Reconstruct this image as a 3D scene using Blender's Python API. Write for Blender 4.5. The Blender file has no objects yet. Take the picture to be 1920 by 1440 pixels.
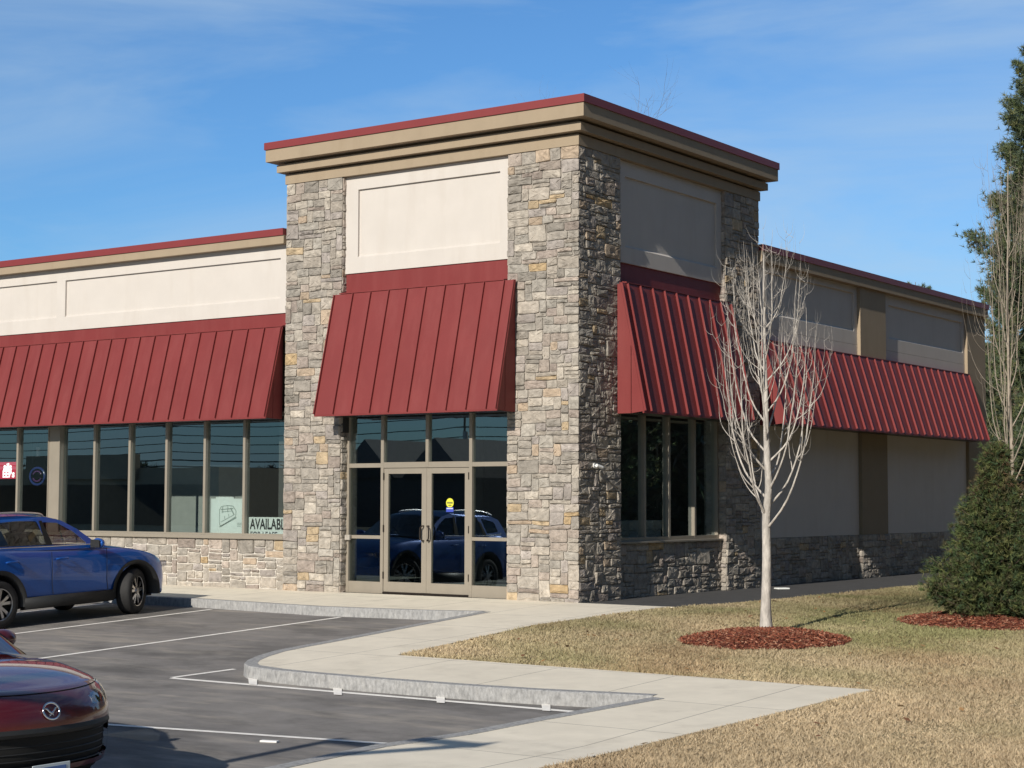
import bpy, bmesh, math, random
import numpy as np
from mathutils import Vector, Matrix
from mathutils.geometry import tessellate_polygon

random.seed(7)
RS = np.random.RandomState(11)
PI = math.pi
R = math.radians
scene = bpy.context.scene
COL = scene.collection

# ------------------------------------------------------------------ camera model (solved from the photograph's vanishing points)
FPX = 3244.74
YAW, PITCH, ROLL = R(34.976), R(3.837), R(0.1516)
CAM = np.array([16.158, -25.090, 1.75])
SLOPE = 0.035                      # the parking lot falls gently away from the shop front


def cam_axes():
    cy, sy, cp, sp = math.cos(YAW), math.sin(YAW), math.cos(PITCH), math.sin(PITCH)
    f = np.array([-sy * cp, cy * cp, sp]); r = np.array([cy, sy, 0.0]); u = np.cross(r, f)
    c, s = math.cos(ROLL), math.sin(ROLL)
    return c * r + s * u, -s * r + c * u, f


AX_R, AX_U, AX_F = cam_axes()


def ray(px, py):
    return (px - 960) / FPX * AX_R - (py - 720) / FPX * AX_U + AX_F


def on_front(px, py, y=0.0):
    d = ray(px, py); return CAM + d * ((y - CAM[1]) / d[1])


def on_side(px, py, x=0.0):
    d = ray(px, py); return CAM + d * ((x - CAM[0]) / d[0])


def gz(y):
    return SLOPE * np.clip(y, -12.0, 0.0)


def on_ground(px, py, off=0.0):
    d = ray(px, py)
    lo, hi = 3.0, 90.0
    for _ in range(60):
        m = (lo + hi) / 2; p = CAM + d * m
        if p[2] > gz(p[1]) + off: lo = m
        else: hi = m
    p = CAM + d * lo
    return (float(p[0]), float(p[1]))


def at_dist(px, dist):
    """ground point along the column px at a horizontal distance"""
    d = ray(px, 915); h = math.hypot(d[0], d[1])
    return (float(CAM[0] + d[0] / h * dist), float(CAM[1] + d[1] / h * dist))


# ------------------------------------------------------------------ object helpers
def tag(o, label=None, cat=None, group=None, kind=None):
    if label: o['label'] = label
    if cat: o['category'] = cat
    if group: o['group'] = group
    if kind: o['kind'] = kind
    return o


def thing(name, label, cat, loc=(0, 0, 0), group=None):
    o = bpy.data.objects.new(name, None); COL.objects.link(o)
    o.location = loc
    return tag(o, label, cat, group)


def copy_tree(o, parent=None):
    c = o.copy(); COL.objects.link(c)
    if parent is not None: c.parent = parent
    for ch in list(o.children): copy_tree(ch, c)
    return c


class MB:
    """collects polygons; build() links them as one mesh object"""

    def __init__(s):
        s.v = []; s.f = []; s.m = []; s.c = []; s.smooth = False

    def add(s, verts, faces, mat=0, col=None):
        b = len(s.v); s.v.extend([tuple(map(float, p)) for p in verts])
        for f in faces:
            s.f.append(tuple(b + i for i in f)); s.m.append(mat); s.c.append(col)
        return b

    def box(s, x0, x1, y0, y1, z0, z1, mat=0, bev=0.0):
        if x0 > x1: x0, x1 = x1, x0
        if y0 > y1: y0, y1 = y1, y0
        if z0 > z1: z0, z1 = z1, z0
        if bev <= 0:
            s.add([(x0, y0, z0), (x1, y0, z0), (x1, y1, z0), (x0, y1, z0), (x0, y0, z1), (x1, y0, z1), (x1, y1, z1), (x0, y1, z1)],
                  [(0, 3, 2, 1), (4, 5, 6, 7), (0, 1, 5, 4), (1, 2, 6, 5), (2, 3, 7, 6), (3, 0, 4, 7)], mat)
        else:
            bm = bmesh.new(); bmesh.ops.create_cube(bm, size=1)
            for v in bm.verts:
                v.co = Vector(((x0 + x1) / 2 + v.co.x * (x1 - x0), (y0 + y1) / 2 + v.co.y * (y1 - y0), (z0 + z1) / 2 + v.co.z * (z1 - z0)))
            bmesh.ops.bevel(bm, geom=list(bm.edges), offset=bev, segments=2, affect='EDGES', profile=.5)
            s.addbm(bm, mat)

    def addbm(s, bm, mat=0):
        bm.verts.index_update()
        s.add([v.co[:] for v in bm.verts], [[v.index for v in f.verts] for f in bm.faces], mat); bm.free()

    def prism(s, pts, vec, mat=0):
        """closed polygon pts (3d) extruded by vec"""
        n = len(pts); vec = np.array(vec, float)
        P = [np.array(p, float) for p in pts]
        s.add(P + [p + vec for p in P], [tuple(range(n))[::-1], tuple(range(n, 2 * n))] + [(i, (i + 1) % n, n + (i + 1) % n, n + i) for i in range(n)], mat)

    def tube(s, pts, rad, n=6, mat=0, cap=True):
        pts = np.array(pts, float); m = len(pts)
        rad = np.broadcast_to(np.array(rad, float), (m,))
        t = np.gradient(pts, axis=0); t /= np.linalg.norm(t, axis=1)[:, None] + 1e-9
        ref = np.array([0.31, 0.17, 0.93]) if abs(t[0][2]) < .9 else np.array([1.0, .2, 0])
        u = np.cross(t[0], ref); u /= np.linalg.norm(u)
        V = []
        a = np.arange(n) * 2 * PI / n
        for i in range(m):
            u = u - t[i] * np.dot(u, t[i]); u /= np.linalg.norm(u) + 1e-9
            w = np.cross(t[i], u)
            V.append(pts[i] + rad[i] * (np.cos(a)[:, None] * u + np.sin(a)[:, None] * w))
        V = np.concatenate(V)
        F = [(i * n + k, i * n + (k + 1) % n, (i + 1) * n + (k + 1) % n, (i + 1) * n + k) for i in range(m - 1) for k in range(n)]
        if cap: F += [tuple(range(n))[::-1], tuple(range((m - 1) * n, m * n))]
        s.add(V, F, mat)

    def cyl(s, c, axis, r, h, n=24, mat=0, r2=None):
        c = np.array(c, float); ax = np.array(axis, float); ax /= np.linalg.norm(ax)
        s.tube([c, c + ax * h], [r, r if r2 is None else r2], n, mat)

    def build(s, name, mats, parent=None, smooth=None, angle=None):
        used = sorted(set(i for f in s.f for i in f))
        if len(used) < len(s.v):
            mp = {a: b for b, a in enumerate(used)}; s.v = [s.v[i] for i in used]; s.f = [tuple(mp[i] for i in f) for f in s.f]
        me = bpy.data.meshes.new(name); me.from_pydata(s.v, [], s.f)
        if not isinstance(mats, (list, tuple)): mats = [mats]
        for m in mats: me.materials.append(m)
        if len(mats) > 1: me.polygons.foreach_set('material_index', s.m)
        if any(c is not None for c in s.c):
            att = me.attributes.new('Col', 'FLOAT_COLOR', 'FACE')
            arr = np.ones((len(s.f), 4), np.float32)
            for i, c in enumerate(s.c):
                if c is not None: arr[i, :3] = c
            att.data.foreach_set('color', arr.ravel())
        sm = s.smooth if smooth is None else smooth
        if sm: me.polygons.foreach_set('use_smooth', [True] * len(s.f))
        me.update()
        if sm and angle:
            me.set_sharp_from_angle(angle=R(angle))
        o = bpy.data.objects.new(name, me); COL.objects.link(o)
        if parent is not None: o.parent = parent
        return o


def mesh_np(name, V, F, mat, parent=None, col=None, smooth=False):
    """triangle mesh straight from arrays, optional per-face colour"""
    me = bpy.data.meshes.new(name)
    V = np.asarray(V, np.float32); F = np.asarray(F, np.int32); k = F.shape[1]
    me.vertices.add(len(V)); me.vertices.foreach_set('co', V.ravel())
    me.loops.add(F.size); me.loops.foreach_set('vertex_index', F.ravel())
    me.polygons.add(len(F)); me.polygons.foreach_set('loop_start', np.arange(0, F.size, k, dtype=np.int32))
    me.materials.append(mat)
    if col is not None:
        att = me.attributes.new('Col', 'FLOAT_COLOR', 'FACE')
        att.data.foreach_set('color', np.concatenate([col, np.ones((len(col), 1))], 1).astype(np.float32).ravel())
    if smooth: me.polygons.foreach_set('use_smooth', [True] * len(F))
    me.update(calc_edges=True); me.validate()
    o = bpy.data.objects.new(name, me); COL.objects.link(o)
    if parent is not None: o.parent = parent
    return o


class Noise:
    def __init__(s, seed, n=10):
        r = np.random.RandomState(seed); s.k = r.normal(size=(n, 3)); s.p = r.uniform(0, 6.28, n)

    def __call__(s, x, y, z=0.0, f=1.0):
        a = 0
        for k, p in zip(s.k, s.p): a = a + np.sin((k[0] * x + k[1] * y + k[2] * z) * f + p)
        return a / math.sqrt(len(s.p))


# ------------------------------------------------------------------ materials
def nodes(name):
    m = bpy.data.materials.new(name); m.use_nodes = True
    nt = m.node_tree; return m, nt, nt.nodes['Principled BSDF']


def mat(name, col, rough=.6, var=.12, scale=6.0, bump=0.0, bscale=60.0, metal=0.0, coat=0.0, spec=.4, coords='Object', stretch=None, dark=None, dscale=1.5, damt=.0):
    m, nt, b = nodes(name); L = nt.links
    b.inputs['Roughness'].default_value = rough; b.inputs['Metallic'].default_value = metal
    b.inputs['Coat Weight'].default_value = coat; b.inputs['Coat Roughness'].default_value = .03
    b.inputs['Specular IOR Level'].default_value = spec
    tc = nt.nodes.new('ShaderNodeTexCoord'); src = tc.outputs[coords]
    if stretch:
        mp = nt.nodes.new('ShaderNodeMapping'); mp.inputs['Scale'].default_value = stretch
        L.new(src, mp.inputs['Vector']); src = mp.outputs[0]
    n = nt.nodes.new('ShaderNodeTexNoise'); n.inputs['Scale'].default_value = scale; n.inputs['Detail'].default_value = 6
    n.inputs['Roughness'].default_value = .6
    L.new(src, n.inputs['Vector'])
    r = nt.nodes.new('ShaderNodeValToRGB'); c = np.array(col)
    r.color_ramp.elements[0].position = .3; r.color_ramp.elements[1].position = .7
    r.color_ramp.elements[0].color = (*np.clip(c * (1 - var), 0, 1), 1); r.color_ramp.elements[1].color = (*np.clip(c * (1 + var), 0, 1), 1)
    L.new(n.outputs['Fac'], r.inputs['Fac']); out = r.outputs['Color']
    if damt > 0:
        n3 = nt.nodes.new('ShaderNodeTexNoise'); n3.inputs['Scale'].default_value = dscale; n3.inputs['Detail'].default_value = 4
        L.new(src, n3.inputs['Vector'])
        r3 = nt.nodes.new('ShaderNodeValToRGB'); r3.color_ramp.elements[0].position = .48; r3.color_ramp.elements[1].position = .7
        r3.color_ramp.elements[0].color = (0, 0, 0, 1); r3.color_ramp.elements[1].color = (damt,) * 3 + (1,)
        L.new(n3.outputs['Fac'], r3.inputs['Fac'])
        mx = nt.nodes.new('ShaderNodeMix'); mx.data_type = 'RGBA'
        L.new(r3.outputs['Color'], mx.inputs['Factor']); L.new(out, mx.inputs[6]); mx.inputs[7].default_value = (*dark, 1)
        out = mx.outputs[2]
    L.new(out, b.inputs['Base Color'])
    if bump > 0:
        n2 = nt.nodes.new('ShaderNodeTexNoise'); n2.inputs['Scale'].default_value = bscale; n2.inputs['Detail'].default_value = 5
        L.new(src, n2.inputs['Vector'])
        bp = nt.nodes.new('ShaderNodeBump'); bp.inputs['Strength'].default_value = bump; bp.inputs['Distance'].default_value = .02
        L.new(n2.outputs['Fac'], bp.inputs['Height']); L.new(bp.outputs['Normal'], b.inputs['Normal'])
    return m


def attr_mat(name, rough=.8, var=.25, scale=14.0, bump=.35, bscale=45.0, trans=0.0):
    """base colour carried per face by the attribute Col, mottled by noise"""
    m, nt, b = nodes(name); L = nt.links
    b.inputs['Roughness'].default_value = rough; b.inputs['Specular IOR Level'].default_value = .25
    a = nt.nodes.new('ShaderNodeAttribute'); a.attribute_name = 'Col'
    tc = nt.nodes.new('ShaderNodeTexCoord')
    n = nt.nodes.new('ShaderNodeTexNoise'); n.inputs['Scale'].default_value = scale; n.inputs['Detail'].default_value = 7; n.inputs['Roughness'].default_value = .65
    L.new(tc.outputs['Object'], n.inputs['Vector'])
    mr = nt.nodes.new('ShaderNodeMapRange'); mr.inputs['From Min'].default_value = .3; mr.inputs['From Max'].default_value = .7
    mr.inputs['To Min'].default_value = 1 - var; mr.inputs['To Max'].default_value = 1 + var
    L.new(n.outputs['Fac'], mr.inputs['Value'])
    vm = nt.nodes.new('ShaderNodeVectorMath'); vm.operation = 'SCALE'
    L.new(a.outputs['Color'], vm.inputs[0]); L.new(mr.outputs[0], vm.inputs['Scale'])
    L.new(vm.outputs[0], b.inputs['Base Color'])
    if bump > 0:
        n2 = nt.nodes.new('ShaderNodeTexNoise'); n2.inputs['Scale'].default_value = bscale; n2.inputs['Detail'].default_value = 6
        L.new(tc.outputs['Object'], n2.inputs['Vector'])
        bp = nt.nodes.new('ShaderNodeBump'); bp.inputs['Strength'].default_value = bump; bp.inputs['Distance'].default_value = .03
        L.new(n2.outputs['Fac'], bp.inputs['Height']); L.new(bp.outputs['Normal'], b.inputs['Normal'])
    if trans > 0:
        t = nt.nodes.new('ShaderNodeBsdfTranslucent'); L.new(vm.outputs[0], t.inputs['Color'])
        mx = nt.nodes.new('ShaderNodeMixShader'); mx.inputs[0].default_value = trans
        L.new(b.outputs[0], mx.inputs[1]); L.new(t.outputs[0], mx.inputs[2]); L.new(mx.outputs[0], nt.nodes['Material Output'].inputs['Surface'])
    return m


def glass_mat(name, tint, refl, base=.10, wave=0.0):
    m, nt, b = nodes(name); L = nt.links; nt.nodes.remove(b)
    t = nt.nodes.new('ShaderNodeBsdfTransparent'); t.inputs['Color'].default_value = (*tint, 1)
    g = nt.nodes.new('ShaderNodeBsdfGlossy'); g.inputs['Color'].default_value = (*refl, 1); g.inputs['Roughness'].default_value = 0.0
    lw = nt.nodes.new('ShaderNodeLayerWeight'); lw.inputs['Blend'].default_value = .5
    pw = nt.nodes.new('ShaderNodeMath'); pw.operation = 'POWER'; pw.inputs[1].default_value = 4.5; L.new(lw.outputs['Facing'], pw.inputs[0])
    ad = nt.nodes.new('ShaderNodeMath'); ad.operation = 'ADD'; ad.inputs[1].default_value = base + .035; ad.use_clamp = True
    L.new(pw.outputs[0], ad.inputs[0])
    mx = nt.nodes.new('ShaderNodeMixShader'); L.new(ad.outputs[0], mx.inputs[0]); L.new(t.outputs[0], mx.inputs[1]); L.new(g.outputs[0], mx.inputs[2])
    if wave > 0:
        tc = nt.nodes.new('ShaderNodeTexCoord'); n = nt.nodes.new('ShaderNodeTexNoise'); n.inputs['Scale'].default_value = 1.1; n.inputs['Detail'].default_value = 1
        L.new(tc.outputs['Object'], n.inputs['Vector'])
        bp = nt.nodes.new('ShaderNodeBump'); bp.inputs['Strength'].default_value = wave; bp.inputs['Distance'].default_value = .02
        L.new(n.outputs['Fac'], bp.inputs['Height']); L.new(bp.outputs['Normal'], g.inputs['Normal'])
    L.new(mx.outputs[0], nt.nodes['Material Output'].inputs['Surface'])
    return m


def concrete_mat(name, col):
    m = mat(name, col, .85, .06, 3.0, .15, 90, damt=.35, dark=tuple(c * .8 for c in col), dscale=.8)
    nt = m.node_tree; L = nt.links; b = nt.nodes['Principled BSDF']
    src = b.inputs['Base Color'].links[0].from_socket
    tc = nt.nodes.new('ShaderNodeTexCoord'); sx = nt.nodes.new('ShaderNodeSeparateXYZ'); L.new(tc.outputs['Object'], sx.inputs[0])
    fac = None
    for ax, per, off in (('X', 1.62, .3), ('Y', 1.75, .55)):
        a = nt.nodes.new('ShaderNodeMath'); a.operation = 'ADD'; a.inputs[1].default_value = 100 * per + off; L.new(sx.outputs[ax], a.inputs[0])
        d = nt.nodes.new('ShaderNodeMath'); d.operation = 'MODULO'; d.inputs[1].default_value = per; L.new(a.outputs[0], d.inputs[0])
        c = nt.nodes.new('ShaderNodeMath'); c.operation = 'LESS_THAN'; c.inputs[1].default_value = .014; L.new(d.outputs[0], c.inputs[0])
        if fac is None: fac = c.outputs[0]
        else:
            mxx = nt.nodes.new('ShaderNodeMath'); mxx.operation = 'MAXIMUM'; L.new(fac, mxx.inputs[0]); L.new(c.outputs[0], mxx.inputs[1]); fac = mxx.outputs[0]
    sc = nt.nodes.new('ShaderNodeMath'); sc.operation = 'MULTIPLY'; sc.inputs[1].default_value = .7; L.new(fac, sc.inputs[0])
    mx = nt.nodes.new('ShaderNodeMix'); mx.data_type = 'RGBA'
    L.new(sc.outputs[0], mx.inputs['Factor']); L.new(src, mx.inputs[6]); mx.inputs[7].default_value = (.14, .13, .12, 1)
    L.new(mx.outputs[2], b.inputs['Base Color'])
    return m


M = dict(
    stone=attr_mat('stone_veneer', .9, .32, 9, .42, 38),
    mortar=mat('grey_mortar', (.38, .35, .31), .9, .2, 20, .4, 80),
    mortar_pale=mat('pale_mortar', (.62, .58, .52), .9, .12, 20, .4, 80),
    eifs=mat('cream_stucco', (.58, .542, .505), .9, .03, 2.0, .12, 220, damt=.12, dark=(.54, .495, .445), dscale=.7),
    tan=mat('tan_stucco', (.345, .275, .195), .9, .04, 2.0, .12, 220, damt=.15, dark=(.31, .24, .16), dscale=.8),
    brown=mat('brown_stucco', (.27, .215, .145), .9, .05, 2.0, .12, 220),
    red=mat('barn_red_metal', (.195, .036, .036), .55, .06, 1.4, .16, 3.2, spec=.25, damt=.2, dark=(.16, .032, .032), dscale=.9),
    red_cap=mat('red_cap_metal', (.21, .036, .038), .5, .04, 2, spec=.4),
    frame=mat('bronze_tan_aluminium', (.30, .265, .215), .45, .04, 4, metal=0.15),
    dark=mat('dark_shadow_gap', (.03, .028, .025), .8, .1),
    glass=glass_mat('storefront_glass', (.86, .94, .91), (.76, .92, 1.0), .30, .012),
    asphalt=mat('asphalt', (.225, .212, .202), .88, .18, 2.2, .5, 160, damt=.55, dark=(.28, .262, .245), dscale=.45, spec=.3),
    path=mat('dark_asphalt', (.080, .079, .079), .9, .15, 3, .5, 150, spec=.25),
    concrete=concrete_mat('pale_concrete', (.76, .695, .575)),
    granite=mat('split_granite', (.32, .32, .32), .88, .30, 26, .9, 40, damt=.35, dark=(.50, .49, .47), dscale=14, stretch=(1, 1, .45)),
    paint=mat('white_road_paint', (.88, .85, .80), .7, .08, 14, damt=.3, dark=(.55, .52, .48), dscale=5),
    soil=mat('dormant_turf', (.34, .26, .15), .95, .30, 2.5, .8, 60, damt=.6, dark=(.17, .165, .07), dscale=.55),
    grass=attr_mat('dry_grass', .8, .15, 3, 0, trans=.25),
    mulch=attr_mat('red_mulch', .9, .3, 20, .3, 60),
    bark=mat('pale_smooth_bark', (.46, .425, .385), .9, .32, 14, .6, 40, stretch=(1, 1, .35)),
    bark_young=mat('tan_young_bark', (.33, .28, .225), .85, .2, 9, .4, 40, stretch=(1, 1, .35)),
    bark_grey=mat('grey_brown_bark', (.20, .17, .145), .9, .2, 8, .4, 40),
    bark_pine=mat('pine_bark', (.13, .10, .075), .95, .3, 6, .6, 25),
    needle=attr_mat('needles', .7, .2, 6, 0, trans=.2),
    white=mat('white_gloss', (.75, .75, .74), .4, .03),
    paper=mat('paper', (.80, .82, .80), .8, .03),
    ink=mat('black_ink', (.02, .02, .025), .7, .05),
    pencil=mat('pencil_grey', (.30, .35, .33), .8, .05),
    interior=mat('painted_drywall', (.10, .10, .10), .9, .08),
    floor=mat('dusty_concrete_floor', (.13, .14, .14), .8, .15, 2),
    chrome=mat('chrome', (.72, .73, .75), .12, .02, metal=1.0),
    alu=mat('machined_wheel', (.55, .55, .56), .28, .05, metal=1.0),
    rubber=mat('tyre_rubber', (.022, .022, .023), .75, .15, 20),
    plastic=mat('black_plastic', (.022, .023, .024), .5, .1, 20),
    black=mat('matt_black', (.010, .010, .010), .8, .1),
    bronze=mat('oil_rubbed_bronze', (.04, .032, .028), .35, .1, metal=.6),
    wood=mat('weathered_wood', (.16, .13, .10), .9, .2, 5, .3, 30, stretch=(4, 4, .5)),
)


def paint_mat(name, col, metal=.35):
    m, nt, b = nodes(name); L = nt.links
    b.inputs['Metallic'].default_value = metal; b.inputs['Roughness'].default_value = .38
    b.inputs['Coat Weight'].default_value = 1.0; b.inputs['Coat Roughness'].default_value = .02
    tc = nt.nodes.new('ShaderNodeTexCoord'); n = nt.nodes.new('ShaderNodeTexNoise'); n.inputs['Scale'].default_value = 600; n.inputs['Detail'].default_value = 1
    L.new(tc.outputs['Object'], n.inputs['Vector'])
    r = nt.nodes.new('ShaderNodeValToRGB'); c = np.array(col)
    r.color_ramp.elements[0].color = (*(c * .8), 1); r.color_ramp.elements[1].color = (*(c * 1.25), 1)
    L.new(n.outputs['Fac'], r.inputs['Fac']); L.new(r.outputs['Color'], b.inputs['Base Color'])
    return m


def weather(m, col, scale, amt, stretch, lo=.55, hi=.75):
    nt = m.node_tree; L = nt.links; b = nt.nodes['Principled BSDF']; src = b.inputs['Base Color'].links[0].from_socket
    tc = nt.nodes.new('ShaderNodeTexCoord'); mp = nt.nodes.new('ShaderNodeMapping'); mp.inputs['Scale'].default_value = stretch; L.new(tc.outputs['Object'], mp.inputs['Vector'])
    n = nt.nodes.new('ShaderNodeTexNoise'); n.inputs['Scale'].default_value = scale; n.inputs['Detail'].default_value = 8; n.inputs['Roughness'].default_value = .65; L.new(mp.outputs[0], n.inputs['Vector'])
    r = nt.nodes.new('ShaderNodeValToRGB'); r.color_ramp.elements[0].position = lo; r.color_ramp.elements[1].position = hi
    r.color_ramp.elements[0].color = (0, 0, 0, 1); r.color_ramp.elements[1].color = (amt, amt, amt, 1); L.new(n.outputs['Fac'], r.inputs['Fac'])
    mx = nt.nodes.new('ShaderNodeMix'); mx.data_type = 'RGBA'; L.new(r.outputs['Color'], mx.inputs['Factor']); L.new(src, mx.inputs[6]); mx.inputs[7].default_value = (*col, 1)
    L.new(mx.outputs[2], b.inputs['Base Color'])


weather(M['asphalt'], (.40, .36, .31), 1.0, .75, (.55, 2.2, 1), .52, .70)      # drifts of winter sand
weather(M['asphalt'], (.11, .105, .10), .8, .8, (.5, 1.1, 1), .50, .66)        # sealed, oilier patches
weather(M['asphalt'], (.34, .33, .31), 60, .5, (1, 1, 1), .60, .70)            # aggregate
weather(M['concrete'], (.42, .375, .30), 1.3, .5, (1, 1, 1), .55, .78)
weather(M['red'], (.25, .065, .062), 1.6, .45, (2.2, 2.2, .28), .45, .75)
weather(M['eifs'], (.50, .45, .40), 1.5, .45, (2.2, 2.2, .30), .50, .78)
weather(M['tan'], (.28, .215, .145), 1.8, .4, (2.2, 2.2, .35), .50, .75)
weather(M['path'], (.16, .15, .14), 45, .5, (1, 1, 1), .60, .72)
M['blue'] = paint_mat('metallic_blue_paint', (.004, .088, .40))
M['maroon'] = paint_mat('dark_red_paint', (.085, .006, .010), .25)
M['glass_low'] = glass_mat('entrance_glass', (.80, .88, .86), (.64, .76, .82), .14, .012)
M['carglass'] = glass_mat('car_glass', (.42, .45, .44), (.9, .95, 1), .04)
M['lens'] = glass_mat('lamp_lens', (.75, .75, .78), (1, 1, 1), .12)

# ------------------------------------------------------------------ stone veneer: every stone is real relief
PALETTE = [((.42, .385, .345), 6), ((.375, .35, .32), 5), ((.47, .435, .39), 5), ((.32, .30, .275), 3), ((.41, .36, .325), 3), ((.385, .355, .34), 3),
           ((.49, .395, .275), 1.0), ((.50, .38, .235), .3), ((.46, .375, .295), 1.0), ((.34, .295, .27), 1.2), ((.40, .38, .35), 3)]
PW = np.array([w for _, w in PALETTE]); PW /= PW.sum()
WN = [Noise(31), Noise(32)]


def stones(mb, origin, udir, vdir, W, H, gap=.006, depth=(.02, .055), cell=.074, seed=0, light=1.0, uoff=0.0, maxw=8):
    """fill a W x H face with an irregular ashlar of relief stones"""
    rg = np.random.RandomState(seed)
    o = np.array(origin, float); u = np.array(udir, float); v = np.array(vdir, float); nrm = np.cross(u, v)
    nu, nv = max(3, int(round(W / cell))), max(2, int(round(H / cell)))
    cu, cv = W / nu, H / nv
    occ = np.zeros((nv, nu), bool)
    rects = []
    for j in range(nv):
        i = 0
        while i < nu:
            if occ[j, i]: i += 1; continue
            free = 0
            while i + free < nu and not occ[j, i + free]: free += 1
            h = int(rg.choice([1, 2, 3, 4], p=[.30, .50, .17, .03])); w = int(rg.choice([2, 3, 4, 5, 6, 7, 8], p=[.08, .18, .25, .22, .15, .08, .04]))
            if h == 1: w = max(3, w)
            if h >= 3: w = min(w, 6)
            w = min(w, maxw, free)
            if free - w == 1: w = free if free <= maxw else w - 1
            w = max(1, w)
            h = min(h, nv - j)
            if nv - j - h == 1: h = nv - j
            while h > 1 and occ[j:j + h, i:i + w].any(): h -= 1
            occ[j:j + h, i:i + w] = True
            rects.append((i, j, w, h)); i += w

    def warp(p):
        a = WN[0](p[0] + uoff, p[1], seed * 3.1, 7.0); b = WN[1](p[0] + uoff, p[1], seed * 1.7, 6.0)
        eu = min(1, p[0] / .08, (W - p[0]) / .08); ev = min(1, p[1] / .05, (H - p[1]) / .05)
        return np.array([p[0] + .010 * a * max(0, eu), p[1] + .010 * b * max(0, ev)])

    for (i, j, w, h) in rects:
        u0, u1, v0, v1 = i * cu + gap, (i + w) * cu - gap, j * cv + gap, (j + h) * cv - gap
        r = min(.024, .38 * (v1 - v0), .38 * (u1 - u0)) * rg.uniform(.5, 1.2)
        out = []
        ex = max(1, int((u1 - u0) / .09)); ey = max(1, int((v1 - v0) / .09))
        for k in range(ex + 1): out.append((u0 + r + (u1 - u0 - 2 * r) * k / ex, v0))
        out.append((u1 - r * .3, v0 + r * .3))
        for k in range(ey + 1): out.append((u1, v0 + r + (v1 - v0 - 2 * r) * k / ey))
        out.append((u1 - r * .3, v1 - r * .3))
        for k in range(ex + 1): out.append((u1 - r - (u1 - u0 - 2 * r) * k / ex, v1))
        out.append((u0 + r * .3, v1 - r * .3))
        for k in range(ey + 1): out.append((u0, v1 - r - (v1 - v0 - 2 * r) * k / ey))
        out.append((u0 + r * .3, v0 + r * .3))
        P = np.array([warp(p) for p in out]) + rg.normal(0, .0022, (len(out), 2))
        c = P.mean(0); n = len(P)
        d = rg.uniform(*depth); tilt = rg.normal(0, .05, 2)
        ins = P + (c - P) * (min(.018, .3 * min(u1 - u0, v1 - v0)) / np.maximum(np.linalg.norm(P - c, axis=1), .02))[:, None]
        mid = c + (P - c) * .5
        dm = d + (mid - c) @ tilt + rg.normal(0, .005, n); di = d - .004 + (ins - c) @ tilt + rg.normal(0, .003, n)

        def w3(Q, dd): return o + Q[:, :1] * u + Q[:, 1:] * v + np.asarray(dd).reshape(-1, 1) * nrm
        V = np.concatenate([w3(P, np.full(n, -.01)), w3(P, np.full(n, d * .62)), w3(ins, di), w3(mid, dm), w3(c[None], [d + rg.normal(0, .006)])])
        F = []
        for rr in range(3):
            for k in range(n): F.append((rr * n + k, rr * n + (k + 1) % n, (rr + 1) * n + (k + 1) % n, (rr + 1) * n + k))
        F += [(3 * n + k, 3 * n + (k + 1) % n, 4 * n) for k in range(n)]
        col = np.array(PALETTE[rg.choice(len(PALETTE), p=PW)][0]) * np.array([1.01, .985, .945]) * rg.uniform(.74, 1.0) * light
        mb.add(V, F, 0, tuple(col))


def stone_part(name, parent, faces, backing, mortar='mortar', **kw):
    mb = MB()
    for k, (o, u, v, W, H, sd) in enumerate(faces): stones(mb, o, u, v, W, H, seed=sd, uoff=k * 2.0, **kw)
    for b in backing: mb.box(*b, mat=1)
    return mb.build(name, [M['stone'], M[mortar]], parent)


X, Y, Z = (1, 0, 0), (0, 1, 0), (0, 0, 1)
NX, NY = (-1, 0, 0), (0, -1, 0)

# ================================================================== THE BUILDING
bld = thing('retail_building', 'cream and stone corner shop building with barn red awnings and a tall corner tower', 'building')
ST = 7.93      # top of the tower stone
BLK = -.03     # mortar plane sits behind the stone faces


# --- stone piers of the tower
stone_part('stone_pier', bld, [((-6.80, -.005, -.02), X, Z, 1.44, ST + .02, 101), ((-5.36, .0, -.02), Y, Z, .3, ST + .02, 102), ((-6.80, .5, -.02), NY, Z, .5, ST + .02, 103)],
           [(-6.79, -5.37, .005, .5, -.3, ST)], depth=(.008, .030))
stone_part('stone_pier', bld, [((-1.49, -.005, -.02), X, Z, 1.515, ST + .02, 111), ((.0, .0, -.02), Y, Z, 1.40, ST + .02, 112), ((-1.49, .3, -.02), NY, Z, .3, ST + .02, 113), ((0, 1.40, -.02), NX, Z, .3, ST + .02, 114)],
           [(-1.48, -.012, .005, 1.39, -.3, ST)], depth=(.008, .030))
stone_part('stone_pier', bld, [((.0, 5.40, -.02), Y, Z, 1.47, ST + .02, 121), ((-.2, 5.40, -.02), X, Z, .2, ST + .02, 122), ((0, 6.87, -.02), NX, Z, .3, ST + .02, 123)],
           [(-.5, -.012, 5.41, 6.86, -.3, ST)], depth=(.008, .030))
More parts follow.
